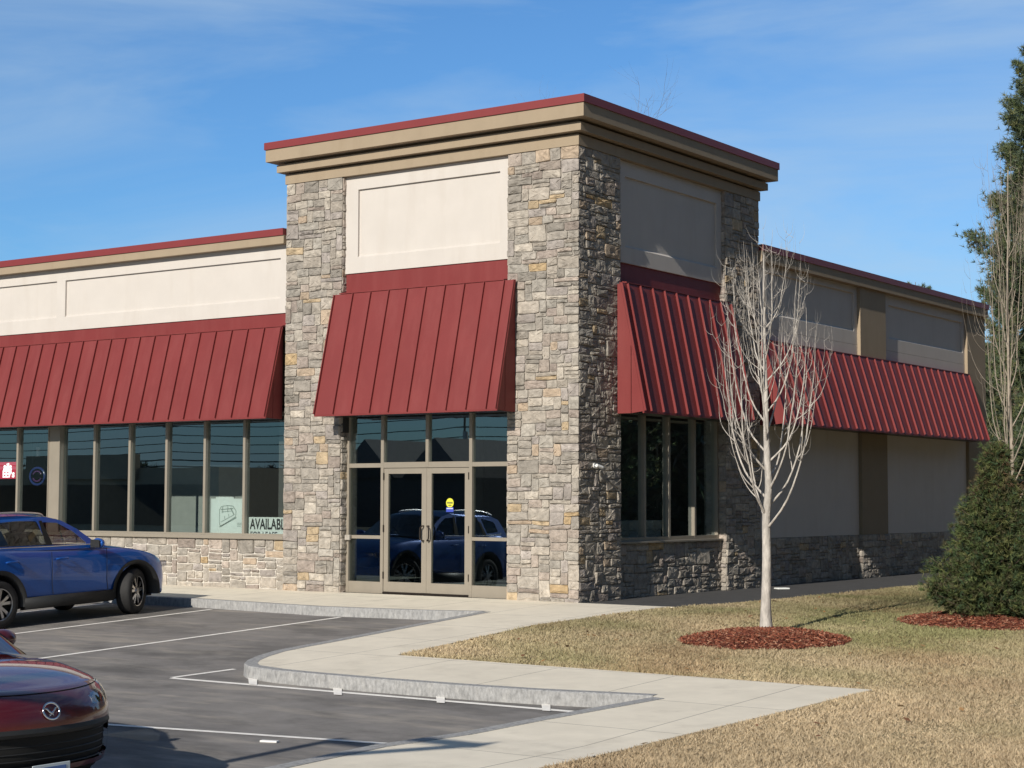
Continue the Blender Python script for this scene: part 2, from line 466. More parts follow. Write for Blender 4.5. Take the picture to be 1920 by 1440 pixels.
# --- stone knee walls
stone_part('stone_base', bld, [((-17.5, .06, -.06), X, Z, 10.7, 1.03, 131)], [(-17.5, -6.81, .07, .3, -.3, .965)], mortar='mortar_pale', gap=.013, depth=(.008, .03))
stone_part('stone_base', bld, [((-.13, 1.39, -.02), Y, Z, 4.02, .99, 141)], [(-.4, -.142, 1.39, 5.41, -.3, .965)], depth=(.010, .036))
stone_part('stone_base', bld, [((-.10, 6.87, -.02), Y, Z, 5.12, 1.0, 151), ((-.10, 13.50, -.02), Y, Z, 5.38, 1.0, 152)], [(-.4, -.112, 6.86, 18.88, -.3, .975)], depth=(.010, .036))
stone_part('stone_base', bld, [((.0, 11.98, -.02), Y, Z, 1.52, 1.0, 161), ((-.1, 11.98, -.02), X, Z, .1, 1.0, 162)], [(-.11, -.012, 11.99, 13.49, -.3, .985)], depth=(.010, .036))
stone_part('stone_base', bld, [((.0, 18.87, -.02), Y, Z, 1.35, 1.0, 163), ((-.1, 18.87, -.02), X, Z, .1, 1.0, 164)], [(-.11, -.012, 18.88, 20.2, -.3, .985)], depth=(.010, .036))


def wall_panel(origin, ax, u0, u1, z0, z1, fields, out=.0):
    """raised cream border with a sunk field; ax 'x' faces -Y, 'y' faces +X; origin = plane coordinate"""
    mb = MB()
    th, rec = .3, .045

    def bx(a0, a1, b0, b1, d0, d1):
        if ax == 'x': mb.box(a0, a1, origin + d0, origin + d1, b0, b1)
        else: mb.box(origin - d1, origin - d0, a0, a1, b0, b1)
    cur = u0
    for (f0, f1, g0, g1) in fields:
        bx(cur, f0, z0, z1, 0, th)
        bx(f0, f1, z0, g0, 0, th); bx(f0, f1, g1, z1, 0, th)
        bx(f0, f1, g0, g1, rec, th)
        P3 = lambda a, d, z: (a, origin + d, z) if ax == 'x' else (origin - d, a, z)
        mb.prism([P3(f0 + .002, .004, g0 - .02), P3(f0 + .002, .004, g0 + .002), P3(f0 + .002, rec + .01, g0 + .05), P3(f0 + .002, rec + .01, g0 - .02)], np.array(P3(f1 - .002, 0, 0)) - np.array(P3(f0 + .002, 0, 0)))
        cur = f1
    bx(cur, u1, z0, z1, 0, th)
    return mb.build('wall_panel', M['eifs'], bld)


wall_panel(.07, 'x', -5.35, -1.50, 6.06, 7.925, [(-5.04, -1.715, 6.36, 7.665)])
wall_panel(-.07, 'y', 1.41, 5.39, 6.06, 7.925, [(1.69, 5.19, 6.35, 7.65)])
wall_panel(.08, 'x', -20.5, -6.81, 5.41, 6.76, [(-20.1, -13.63, 5.70, 6.507), (-13.35, -7.03, 5.70, 6.507)])
wall_panel(-.08, 'y', 6.88, 11.99, 5.335, 6.67, [(7.20, 11.80, 5.635, 6.52)])
wall_panel(-.08, 'y', 13.46, 18.87, 5.335, 6.67, [(13.82, 18.72, 5.625, 6.43)])

# --- pilasters on the side wall, lower stucco wall, end wall
for (a, b) in ((11.985, 13.465), (18.865, 20.2)):
    mb = MB(); mb.box(-.3, .0, a, b, 3.36, 6.675); mb.build('pilaster', M['tan'], bld)
    mb = MB(); mb.box(-.3, .003, a, b, .985, 3.357); mb.build('pilaster', M['brown'], bld)
mb = MB(); mb.box(-.35, -.08, 6.88, 11.98, .98, 5.33); mb.box(-.35, -.08, 13.47, 18.86, .98, 5.33)
mb.build('wall', M['eifs'], bld)
mb = MB()
mb.box(-20.5, -.302, 19.9, 20.19, -.3, 6.9)           # rear wall
mb.box(-.35, -.302, 5.42, 19.89, 3.37, 6.9)           # side wall above the ceiling
mb.box(-20.5, -.36, .40, .6, 3.42, 6.9)               # front wall above the ceiling
mb.box(-20.8, -20.51, .1, 20.19, -.3, 6.9)            # left end wall
mb.build('wall', M['tan'], bld)
mb = MB(); mb.box(-20.4, -.36, .61, 19.88, 6.45, 6.6); mb.build('roof', M['asphalt'], bld)
mb = MB(); mb.box(-6.75, -.40, .40, 6.80, 6.91, 8.55); mb.build('wall', M['tan'], bld)

# --- cornice of the tower and the two parapets
x0, x1, y0, y1 = -6.79, .0, .0, 6.86


def ring(mb, o, z0, z1, inn=.5):
    mb.box(x0 - o, x1 + o, y0 - o, y0 + inn, z0, z1); mb.box(x0 - o, x1 + o, y1 - inn, y1 + o, z0, z1)
    mb.box(x0 - o, x0 + inn, y0 + inn, y1 - inn, z0, z1); mb.box(x1 - inn, x1 + o, y0 + inn, y1 - inn, z0, z1)


mb = MB(); ring(mb, .31, 8.357, 8.604); ring(mb, .155, 8.156, 8.30); ring(mb, .02, 8.301, 8.356); ring(mb, .035, 7.93, 8.115); ring(mb, -.06, 8.116, 8.155)
cor = mb.build('cornice', M['tan'], bld)
mb = MB(); ring(mb, .335, 8.598, 8.738, .55); mb.build('cap', M['red_cap'], cor)
mb = MB(); mb.box(-20.8, -6.812, -.08, .38, 6.762, 6.93)
par = mb.build('parapet', M['tan'], bld)
mb = MB(); mb.box(-20.82, -6.813, -.105, .45, 6.924, 7.062); mb.build('cap', M['red_cap'], par)
mb = MB(); mb.box(-.38, .08, 6.878, 20.25, 6.676, 6.90); mb.box(-20.8, -.381, 19.88, 20.25, 6.676, 6.90)
par = mb.build('parapet', M['tan'], bld)
mb = MB(); mb.box(-.45, .105, 6.879, 20.275, 6.894, 7.03); mb.box(-20.8, -.451, 19.8, 20.275, 6.894, 7.03); mb.build('cap', M['red_cap'], par)


# --- standing-seam awnings
def awning(ax, plane, a0, a1, ztop, zbot, d, fl0, fl1, fz1, ribs, label=None, fo=-.1):
    """ax 'x': runs along X facing -Y; ax 'y': runs along Y facing +X.  local (a, out, z)"""
    sx = 1

    def W(a, o, z): return (a, plane - o, z) if ax == 'x' else (plane + o, a, z)
    t0 = .07                                         # top edge stands off the wall
    mb = MB()
    sl = np.array([d - t0, zbot - ztop]); sl /= np.linalg.norm(sl); nn = np.array([-sl[1], sl[0]])
    if nn[0] < 0: nn = -nn
    th = .018
    top, bot = np.array([t0, ztop]), np.array([d, zbot])
    q = [top, bot, bot - nn * th, top - nn * th]
    A = [W(a0, *p) for p in q]; mb.prism(A, np.array(W(a1, 0, 0)) - np.array(W(a0, 0, 0)))
    # bottom return lip
    mb.prism([W(a0, *p) for p in (bot + [.003, 0], bot + [.003, -.035], bot + [-.03, -.035], bot + [-.03, -.004])], np.array(W(a1, 0, 0)) - np.array(W(a0, 0, 0)))
    # ribs
    for r in ribs:
        w = .009
        h = .045
        q = [top + sl * .012, bot - sl * .003, bot - sl * .003 + nn * h, top + sl * .012 + nn * h * .9]
        mb.prism([W(r - w, *p) for p in q], np.array(W(r + w, 0, 0)) - np.array(W(r - w, 0, 0)))
    o = mb.build('awning', M['red'], bld)
    if label: o['label'] = label
    # flashing above
    mb = MB()
    q = [(-.32, fz1 + .01), (fo, fz1 + .01), (fo, ztop + .05), (.086, ztop + .026), (.086, ztop + .006), (-.32, ztop + .006)]
    mb.prism([W(fl0, *p) for p in q], np.array(W(fl1, 0, 0)) - np.array(W(fl0, 0, 0)))
    mb.build('flashing', M['red'], o)
    # end panels, each folded from two sheets
    for a, s in ((a0, 1), (a1, -1)):
        mb = MB(); i = (.05 if ax == 'x' else .02) * s; k = .010 * s
        mid = (t0 + d) * .45
        zt = lambda oo: ztop + (oo - t0) / (d - t0) * (zbot - ztop)
        q = [(-.0, zbot - .03), (-.0, ztop), (t0, ztop), (mid - .006, zt(mid - .006)), (mid - .006, zbot - .03)]
        mb.prism([W(a + i, oo, z - (.03 if z > zbot else 0)) for oo, z in q], np.array(W(a + i + k, 0, 0)) - np.array(W(a + i, 0, 0)))
        q = [(mid + .006, zbot - .03), (mid + .006, zt(mid + .006) - .03), (d - .02, zbot - .0)]
        mb.prism([W(a + i, oo, z) for oo, z in q], np.array(W(a + i + k, 0, 0)) - np.array(W(a + i, 0, 0)))
        mb.build('end_panel', M['red'], o)
    # soffit
    mb = MB(); q = [(0, zbot - .028), (d - .03, zbot - .028), (d - .03, zbot - .010), (0, zbot - .010)]
    c0, c1 = a0 + .062, a1 - .062
    mb.prism([W(c0, *p) for p in q], np.array(W(c1, 0, 0)) - np.array(W(c0, 0, 0))); mb.build('soffit', M['bronze'], o)
    return o


RB = .4385
awning('x', -.03, -5.47, -1.255, 5.65, 3.335, .62, -5.34, -1.50, 6.057, [-4.99 + RB * k for k in range(9)] + [-5.455, -1.27], 'red seamed awning over the entrance doors', -.125)
awning('y', .03, 1.23, 5.50, 5.65, 3.325, .56, 1.43, 5.38, 6.057, [1.245] + [1.46 + .44 * k for k in range(10)], 'red seamed awning on the shaded side of the tower', -.135)
awning('x', .02, -20.6, -6.84, 5.12, 3.345, .52, -20.5, -6.83, 5.408, [-6.86 - .0 - RB * k for k in range(32)], 'long red seamed awning over the front shop windows', -.085)
awning('y', -.03, 6.90, 18.80, 5.05, 3.33, .59, 6.90, 18.86, 5.332, [6.915 + .4395 * k for k in range(28)], 'long red seamed awning over the blank side wall', -.085)


# --- storefront glazing
def pane(parent, ax, c, a0, a1, z0, z1):
    mb = MB()
    if ax == 'x': mb.add([(a0, c, z0), (a1, c, z0), (a1, c, z1), (a0, c, z1)], [(0, 1, 2, 3)])
    else: mb.add([(c, a0, z0), (c, a1, z0), (c, a1, z1), (c, a0, z1)], [(0, 1, 2, 3)])
    return mb.build('pane', M['glass_low'] if z1 < 2.4 and ax == 'x' else M['glass'], parent)


# entrance under the tower
HD = 3.36
mb = MB()
fy0, fy1 = .16, .27
mw = .034
for xx in (-5.322, -4.478, -2.419, -1.52): mb.box(xx - mw, xx + mw, fy0, fy1, .0, HD, bev=.004)
mb.box(-3.417 - mw, -3.417 + mw, fy0 + .003, fy1 - .003, 2.36, HD)
mb.box(-5.29, -1.55, fy0 + .004, fy1 - .004, HD - .001, HD + .08)
mb.box(-5.288, -4.512, fy0 + .006, fy1 - .006, 2.355, 2.435); mb.box(-4.444, -2.453, fy0 + .006, fy1 - .006, 2.345, 2.45); mb.box(-2.385, -1.554, fy0 + .006, fy1 - .006, 2.355, 2.435)
for (a, b) in ((-5.288, -4.512), (-2.385, -1.554)):
    mb.box(a, b, fy0 + .008, fy1 - .008, 1.018, 1.08); mb.box(a, b, fy0 + .008, fy1 - .008, .0, .215)
ent = mb.build('entrance_frame', M['frame'], bld); ent['label'] = 'tan aluminium frame round the double entrance doors'
for (a, b) in ((-5.288, -4.512), (-2.385, -1.554)):
    pane(ent, 'x', .215, a, b, .215, 1.018); pane(ent, 'x', .215, a, b, 1.08, 2.355); pane(ent, 'x', .215, a, b, 2.435, HD)
for (a, b) in ((-4.444, -3.451), (-3.383, -2.453)): pane(ent, 'x', .215, a, b, 2.45, HD)
for a, b in ((-5.46, -5.30), (-1.50, -1.44)):
    mb = MB(); mb.box(a, b, .02, .16, 3.02, 3.36); mb.build('shade_block', M['dark'], ent)  # near-black blocks standing in for the shade on the pier sides
mb = MB(); mb.box(-4.444, -2.453, .15, .30, -.01, .034); mb.build('threshold', M['bronze'], ent)
mb = MB(); mb.box(-5.335, -5.215, .10, .158, .985, 1.085, bev=.008); mb.build('key_box', M['mortar'], ent)
for (a, b, g0, g1, hx) in ((-4.440, -3.432, -4.336, -3.545, -3.49), (-3.428, -2.457, -3.318, -2.556, -3.37)):
    mb = MB()
    mb.box(a, g0, .175, .235, .04, 2.335, bev=.003); mb.box(g1, b, .175, .235, .04, 2.335, bev=.003)
    mb.box(g0, g1, .177, .233, .04, .225); mb.box(g0, g1, .177, .233, 2.235, 2.335)
    d = mb.build('door', M['frame'], bld)
    pane(d, 'x', .207, g0, g1, .225, 2.235)
    mb = MB()
    for zz in (1.0, 1.27): mb.tube([(hx, .178, zz), (hx, .115, zz)], .013, 8)
    sgn = 1 if hx > -3.43 else -1
    mb.tube([(hx, .115, 1.27), (hx + .035 * sgn, .11, 1.235), (hx + .04 * sgn, .11, 1.19), (hx + .04 * sgn, .11, 1.08), (hx + .035 * sgn, .11, 1.035), (hx, .115, 1.0)], .014, 8)
    mb.build('handle', M['bronze'], d)
    for zz in (.28, 1.15, 2.12):
        mb = MB(); mb.cyl((a + .0 if sgn < 0 else b, .165, zz), Z, .014, .13, 8); mb.build('hinge', M['bronze'], d)

# long shop window on the left wing
mb = MB()
mul = [-19.2, -18.1, -17.0, -15.95, -14.88, -12.375, -11.29, -10.19, -9.09, -7.993]
for xx in mul: mb.box(xx - .032, xx + .032, .12, .26, 1.04, 3.40, bev=.004)
mb.box(-20.4, -6.85, .124, .256, 3.395, 3.47)
mb.box(-20.4, -6.85, .123, .257, 1.0, 1.075)
mb.box(-6.90, -6.83, .122, .26, 1.04, 3.40); mb.box(-20.45, -20.38, .122, .26, 1.04, 3.40)
win = mb.build('shop_window', M['frame'], bld); win['label'] = 'long row of tinted shop window lights left of the tower'
mb = MB(); mb.box(-13.81, -13.43, .09, .27, 1.04, 3.41, bev=.004)
for xx in (-13.80, -13.44): mb.box(xx - .012, xx + .012, .075, .10, 1.04, 3.41)
mb.build('window_post', M['frame'], win)
mb = MB(); mb.box(-20.4, -6.815, -.01, .30, .968, 1.04, bev=.005); mb.build('sill', M['frame'], win)
edges = [-20.4] + mul[:5] + [-13.81]
for a, b in zip(edges[:-1], edges[1:]): pane(win, 'x', .19, a + .03, b - .01, 1.07, 3.40)
edges = [-13.43] + mul[5:] + [-6.86]
for a, b in zip(edges[:-1], edges[1:]): pane(win, 'x', .19, a + .01, b - .03, 1.07, 3.40)

# window on the shaded side of the tower
mb = MB()
for yy in (1.435, 2.526, 3.432, 4.423, 5.36): mb.box(-.29, -.155, yy - .035, yy + .035, 1.02, 3.40, bev=.004)
mb.box(-.286, -.158, 1.42, 5.38, 3.395, 3.47); mb.box(-.287, -.157, 1.42, 5.38, 1.0, 1.075)
win2 = mb.build('shop_window', M['frame'], bld); win2['label'] = 'dark four light window on the shaded tower side'
mb = MB(); mb.box(-.30, -.06, 1.42, 5.39, .968, 1.005, bev=.004); mb.build('sill', M['frame'], win2)
ys = [1.435, 2.526, 3.432, 4.423, 5.36]
for a, b in zip(ys[:-1], ys[1:]): pane(win2, 'y', -.225, a + .03, b - .03, 1.07, 3.40)

# interior shell
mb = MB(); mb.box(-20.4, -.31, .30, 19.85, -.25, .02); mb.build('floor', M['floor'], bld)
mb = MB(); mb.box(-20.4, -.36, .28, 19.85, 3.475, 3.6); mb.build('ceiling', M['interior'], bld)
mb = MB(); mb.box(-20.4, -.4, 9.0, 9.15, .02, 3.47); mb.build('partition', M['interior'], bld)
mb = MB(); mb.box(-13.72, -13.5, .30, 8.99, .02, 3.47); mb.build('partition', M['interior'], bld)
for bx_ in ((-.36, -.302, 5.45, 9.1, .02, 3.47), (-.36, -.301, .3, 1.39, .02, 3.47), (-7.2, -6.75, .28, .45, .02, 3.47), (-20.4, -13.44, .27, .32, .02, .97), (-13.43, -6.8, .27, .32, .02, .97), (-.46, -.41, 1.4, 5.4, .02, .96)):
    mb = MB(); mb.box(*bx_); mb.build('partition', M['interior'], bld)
mb = MB(); mb.box(-12.35, -10.1, 2.3, 2.42, .02, 2.5); mb.build('partition', mat('pale_drywall', (.42, .43, .42), .9, .06), bld)  # added partition, kept pale to catch sun as a lighter patch behind the panes
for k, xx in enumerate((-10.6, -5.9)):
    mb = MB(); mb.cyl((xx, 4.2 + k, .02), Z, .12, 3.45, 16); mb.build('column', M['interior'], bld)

# ================================================================== THINGS ON AND IN THE BUILDING
def text(name, body, size, loc, rot, m, parent, sx=1.0, bold=.0, align='LEFT'):
    cu = bpy.data.curves.new(name, 'FONT'); cu.body = body; cu.size = size; cu.extrude = .0015; cu.offset = bold; cu.align_x = align
    o = bpy.data.objects.new(name, cu); COL.objects.link(o); o.data.materials.append(m)
    dg = bpy.context.evaluated_depsgraph_get(); me = bpy.data.meshes.new_from_object(o.evaluated_get(dg))
    bpy.data.objects.remove(o)
    o = bpy.data.objects.new(name, me); COL.objects.link(o); o.location = loc; o.rotation_euler = rot; o.scale = (sx, 1, 1); o.parent = parent
    return o


# plan poster, standing just inside the glass
c = on_front(426, 996, .23)
t = thing('plan_poster', 'square pale poster with a floor plan sketch leaning in the shop window', 'poster', (c[0], .225, 1.075))
mb = MB(); w = .455; h = .69
mb.box(-w, w, -.006, .006, .0, h); mb.build('board', M['paper'], t)
mb = MB()


def pl(pts, r=.006):
    for a, b in zip(pts[:-1], pts[1:]):
        a = np.array(a); b = np.array(b); dd = (b - a) / np.linalg.norm(b - a); nn = np.array([-dd[1], dd[0]]) * r
        q = [a + nn, b + nn, b - nn, a - nn]
        mb.prism([(p[0], -.0065, p[1]) for p in q], (0, -.003, 0))


pl([(-.20, .16), (-.21, .46), (-.16, .53), (.0, .55), (.16, .54), (.25, .44), (.24, .33), (-.14, .14), (-.20, .16)], .007)
pl([(-.20, .12), (.26, .31)], .012)
pl([(-.17, .47), (.17, .49)], .009); pl([(-.15, .42), (.14, .44)]); pl([(-.12, .52), (-.12, .40)]); pl([(.02, .54), (.02, .42)]); pl([(.10, .50), (.20, .36)], .012)
pl([(-.16, .22), (.18, .36)]); pl([(-.05, .27), (-.07, .34)]); pl([(.06, .31), (.04, .38)]); pl([(.28, .20), (.40, .20)]); pl([(.28, .17), (.40, .17)]); pl([(.28, .14), (.38, .14)])
mb.build('drawing', M['pencil'], t)
mb = MB(); mb.box(-.32, .18, -.004, .004, h, h + .035); mb.build('tape', M['paper'], t)

# AVAILABLE banner beside it, its right end behind the stone pier
c = on_front(467, 996, .23)
t = thing('available_banner', 'white banner reading AVAILABLE low in the window beside the stone pier', 'banner', (c[0], .225, 1.0))
mb = MB(); mb.box(.0, 1.08, -.004, .004, .0, .40); mb.build('sheet', M['paper'], t)
text('lettering', 'AVAILABLE', .29, (.035, -.005, .165), (PI / 2, 0, 0), M['ink'], t, .725, .007)
text('lettering', 'FOR LEASE', .16, (.04, -.005, .0), (PI / 2, 0, 0), M['ink'], t, .95, .004)

# red lit sign at the left end of the window
m, nt, b = nodes('lit_red_sign'); b.inputs['Base Color'].default_value = (.5, .02, .05, 1); b.inputs['Emission Color'].default_value = (.75, .05, .10, 1); b.inputs['Emission Strength'].default_value = .45
M['lit_red'] = m
m, nt, b = nodes('lit_white_letters'); b.inputs['Base Color'].default_value = (.8, .8, .8, 1); b.inputs['Emission Color'].default_value = (1, .93, .95, 1); b.inputs['Emission Strength'].default_value = 1.6
M['lit_white'] = m
p0 = on_front(0, 898, .24); p1 = on_front(33, 866, .24)
t = thing('window_sign', 'backlit red sign with white letters in the leftmost window', 'sign', (p1[0], .235, p0[2]))
hh = p1[2] - p0[2]
mb = MB(); mb.box(-1.3, .0, -.02, .03, .0, hh, bev=.008); mb.build('box', M['lit_red'], t)
text('lettering', 'ails', hh * .62, (-.16, -.024, hh * .50), (PI / 2, 0, 0), M['lit_white'], t, .95, .008, 'RIGHT')
text('lettering', 'EERs', hh * .58, (-.06, -.024, hh * .10), (PI / 2, 0, 0), M['lit_white'], t, .95, .008, 'RIGHT')
# dim oval sign next to it
c = on_front(71, 893, .25)
t = thing('oval_sign', 'unlit dark blue oval sign hanging inside the window left of the tan post', 'sign', (c[0], .24, c[2]))
m1 = mat('dim_blue_tube', (.03, .05, .20), .3, .1); m2 = mat('dim_violet_tube', (.12, .05, .16), .3, .1)
mb = MB(); a = np.linspace(0, 2 * PI, 41); mb.tube(np.stack([.24 * np.cos(a), 0 * a, .185 * np.sin(a)], 1), .028, 8, cap=False); mb.build('tube', m1, t)
mb = MB(); a = np.linspace(.4, PI - .4, 16); mb.tube(np.stack([.14 * np.cos(a), 0 * a - .01, .11 * np.sin(a)], 1), .018, 8); mb.tube(np.stack([.14 * np.cos(a), 0 * a - .01, -.11 * np.sin(a)], 1), .018, 8); mb.build('tube', m2, t)
mb = MB(); mb.tube([(-.2, .01, .1), (-.2, .01, 1.0)], .004, 4); mb.tube([(.2, .01, .1), (.2, .01, 1.0)], .004, 4); mb.build('cord', M['plastic'], t)
# exit-light like white lamp seen through the same pane
c = on_front(72, 856, 2.2)
t = tag((lambda q: q.build('ceiling_lamp', M['white']))((lambda q: (q.cyl((0, 0, 0), Z, .05, .22, 12), q)[1])(MB())), 'small white cylinder lamp hanging inside behind the left window', 'lamp'); t.location = c
mb = MB(); mb.tube([(0, 0, .22), (0, 0, 3.475 - c[2])], .006, 5); mb.build('cord', M['plastic'], t)

# sticker on the right door
c = on_front(843, 946, .195)
t = thing('door_sticker', 'round yellow and blue sticker on the right glass door', 'sticker', (c[0], .2045, c[2]))
my = mat('yellow_vinyl', (.72, .70, .06), .5, .05); mbl = mat('blue_vinyl', (.05, .08, .45), .5, .05)
mb = MB(); mb.cyl((0, 0, .03), NY, .085, .002, 28); mb.build('disc', my, t)
mb = MB(); mb.box(-.065, .065, -.003, -.0021, .015, .05); mb.prism([(-.055, -.0021, -.01), (0, -.0021, -.035), (.055, -.0021, -.01), (0, -.0021, .0)], (0, -.001, 0)); mb.build('mark', mat('olive_ink', (.22, .22, .05), .6), t)
mb = MB(); mb.box(-.083, .083, -.002, .0, -.135, -.05); mb.build('panel', mbl, t)
mb = MB()
for k in range(6): mb.box(-.07 + k * .024, -.055 + k * .024, -.003, -.0021, -.082, -.062)
mb.build('mark', M['paper'], t)

# bullet camera on the shaded face of the corner pier
c = on_side(1115, 876, .06)
t = thing('security_camera', 'small white bullet camera on the shaded face of the corner stone pier', 'camera', (.05, c[1], c[2]))
mb = MB(); mb.cyl((0, 0, .03), X, .045, .02, 16); mb.build('base', M['white'], t)
mb = MB(); mb.tube([(.02, 0, .03), (.07, 0, .02), (.09, .0, .0)], .014, 8); mb.build('bracket', M['white'], t)
mb = MB(); mb.cyl((.08, -.05, .03), (.2, 1, -.25), .030, .15, 16); mb.build('body', M['white'], t)
mb = MB(); mb.cyl((.1095, .0975, -.0069), (.2, 1, -.25), .025, .005, 16); mb.build('lens', M['black'], t)

# boxes behind the shaded window
for k, (yy, ww, lab) in enumerate(((1.95, .75, 'white appliance box inside the shaded window, nearest the corner pier'), (3.35, 1.2, 'wide white appliance box inside the middle of the shaded window'))):
    t = thing('storage_box', lab, 'box', (-.95, yy, .02), 'white boxes inside the shaded window')
    mb = MB(); mb.box(-.3, .3, -ww / 2, ww / 2, .0, 1.17, bev=.01); mb.build('body', M['white'], t)
    mb = MB(); mb.box(-.32, .32, -ww / 2 - .02, ww / 2 + .02, 1.172, 1.35, bev=.012); mb.build('lid', M['white'], t)

# ================================================================== GROUND
def pip(P, poly):
    x, y = P[:, 0], P[:, 1]; ins = np.zeros(len(P), bool); n = len(poly); j = n - 1
    for i in range(n):
        xi, yi = poly[i]; xj, yj = poly[j]
        if yi != yj: ins ^= ((yi > y) != (yj > y)) & (x < (xj - xi) * (y - yi) / (yj - yi) + xi)
        j = i
    return ins


def sheet(name, poly, off, thick, m, label_kind='structure', parent=None, cuts=(0.0, -12.0), smooth=False):
    bm = bmesh.new(); vs = [bm.verts.new((p[0], p[1], 0)) for p in poly]
    for tri in tessellate_polygon([[Vector((p[0], p[1], 0)) for p in poly]]):
        try: bm.faces.new([vs[i] for i in tri])
        except ValueError: pass
    bmesh.ops.recalc_face_normals(bm, faces=list(bm.faces))
    if bm.faces[:][0].normal.z < 0: bmesh.ops.reverse_faces(bm, faces=list(bm.faces))
    for c in cuts:
        bmesh.ops.bisect_plane(bm, geom=list(bm.verts) + list(bm.edges) + list(bm.faces), plane_co=(0, c, 0), plane_no=(0, 1, 0))
    if thick:
        be = [(e.verts[0], e.verts[1]) for e in bm.edges if e.is_boundary]; low = {}
        for pair in be:
            for v in pair:
                if v not in low: low[v] = bm.verts.new((v.co.x, v.co.y, -thick))
        for a, b in be: bm.faces.new((a, b, low[b], low[a]))
    for v in bm.verts: v.co.z += float(gz(v.co.y)) + off
    bmesh.ops.recalc_face_normals(bm, faces=list(bm.faces))
    me = bpy.data.meshes.new(name); bm.to_mesh(me); bm.free(); me.materials.append(m)
    o = bpy.data.objects.new(name, me); COL.objects.link(o)
    if label_kind: o['kind'] = label_kind
    if parent is not None: o.parent = parent
    return o


G = on_ground
lot = sheet('parking_lot', [(-70, -75), (70, -75), (70, 60), (-70, 60)], -.15, 0, M['asphalt'])
base = sheet('ground', [(-400, -400), (400, -400), (400, 500), (-400, 500)], -.6, 0, mat('far_earth', (.10, .095, .06), .95, .3, .05))

# boundary of the raised concrete, kerb side, from the shop front round the rounded tip and down the near walk
kerb_px = [(600, 1138), (800, 1145), (905, 1147), (820, 1163), (700, 1186), (610, 1203), (560, 1212), (515, 1221), (485, 1230), (466, 1238), (460, 1244), (466, 1249), (485, 1252), (520, 1257), (570, 1262), (700, 1273), (860, 1285), (1000, 1294), (1225, 1305)]
kerb = [G(*p) for p in kerb_px]
kA = G(350, 1122)
kerb = [(-30, kA[1]), kA] + kerb
s2 = [G(1225, 1308), G(1000, 1348), G(700, 1398), G(500, 1440)]
dirn = np.array(s2[-1]) - np.array(s2[1]); dirn /= np.linalg.norm(dirn)
kerb2 = s2 + [tuple(np.array(s2[-1]) + dirn * 14)]
lawn_near = [G(1635, 1293), G(1400, 1350), G(1200, 1397), G(1010, 1440)]
d2 = np.array(lawn_near[-1]) - np.array(lawn_near[0]); d2 /= np.linalg.norm(d2)
ln_end = tuple(np.array(lawn_near[-1]) + d2 * 15)
lawn_tip = G(745, 1228); lawn_top = G(1245, 1138); mid = G(1000, 1172)
path_edge = [G(1264, 1138), G(1424, 1126), G(1600, 1109), G(1757, 1093)]
pe = np.array(path_edge[-1]) - np.array(path_edge[1]); pe /= np.linalg.norm(pe)
path_end = tuple(np.array(path_edge[-1]) + pe * 14)
walk_poly = kerb + kerb2 + [ln_end] + lawn_near[::-1] + [lawn_tip, mid, lawn_top, path_edge[0], (.06, -.03), (-.3, .06), (-30, .06)]
walk = sheet('sidewalk', walk_poly, 0, .3, M['concrete'])
sheet('side_path', [(-.2, .02), (.06, -.03), path_edge[0], path_edge[1], path_edge[2], path_edge[3], path_end, (path_end[0] - 2.2, path_end[1]), (-.2, 20.5)], -.012, .2, M['path'])
lawn_poly = [path_edge[0], lawn_top, mid, lawn_tip] + lawn_near + [ln_end, (60, ln_end[1]), (60, 60), (path_end[0] + .5, 60), path_end] + path_edge[::-1][:-1]
sheet('lawn', lawn_poly, -.012, .25, M['soil'])
sheet('back_lawn', [(-60, 24), (path_end[0] - .2, 24), (path_end[0] + .4, 60), (-60, 60)], -.02, .25, M['soil'])


def kerb_strip(poly, mb, w=.15, top=.006, out=.020, low=.26):
    P = np.array(poly); t = np.gradient(P, axis=0); t /= np.linalg.norm(t, axis=1)[:, None]; n = np.stack([t[:, 1], -t[:, 0]], 1)
    # finer points
    Q = []; N = []
    for i in range(len(P) - 1):
        L = np.linalg.norm(P[i + 1] - P[i]); k = max(1, int(L / .25))
        for q in range(k): Q.append(P[i] + (P[i + 1] - P[i]) * q / k); N.append(n[i] + (n[i + 1] - n[i]) * q / k)
    Q.append(P[-1]); N.append(n[-1]); Q = np.array(Q); N = np.array(N); N /= np.linalg.norm(N, axis=1)[:, None]
    rg = np.random.RandomState(5)
    V = []
    for q, nn in zip(Q, N):
        j = rg.uniform(-.006, .006)
        z = float(gz(q[1]))
        V += [(*(q - nn * w), z + top - .05), (*(q - nn * w), z + top), (*(q + nn * (out - .012)), z + top), (*(q + nn * (out + j)), z + top - .012), (*(q + nn * (out + j + .01)), z - low)]
    F = []
    for i in range(len(Q) - 1):
        for k in range(4): F.append((i * 5 + k, i * 5 + k + 1, (i + 1) * 5 + k + 1, (i + 1) * 5 + k))
    mb.add(V, F)


mb = MB(); kerb_strip(kerb[:5], mb); kerb_strip(kerb[4:], mb)
kerb_strip(kerb2, mb)
k = mb.build('kerb', M['granite']); k['kind'] = 'structure'


# painted lines belong to the lot
def line(a, b, w=.10, name='parking_line'):
    a = np.array(a); b = np.array(b); d = (b - a) / np.linalg.norm(b - a); n = np.array([-d[1], d[0]]) * w / 2
    return sheet(name, [tuple(a + n), tuple(a - n), tuple(b - n), tuple(b + n)], -.145, 0, M['paint'], None, lot)


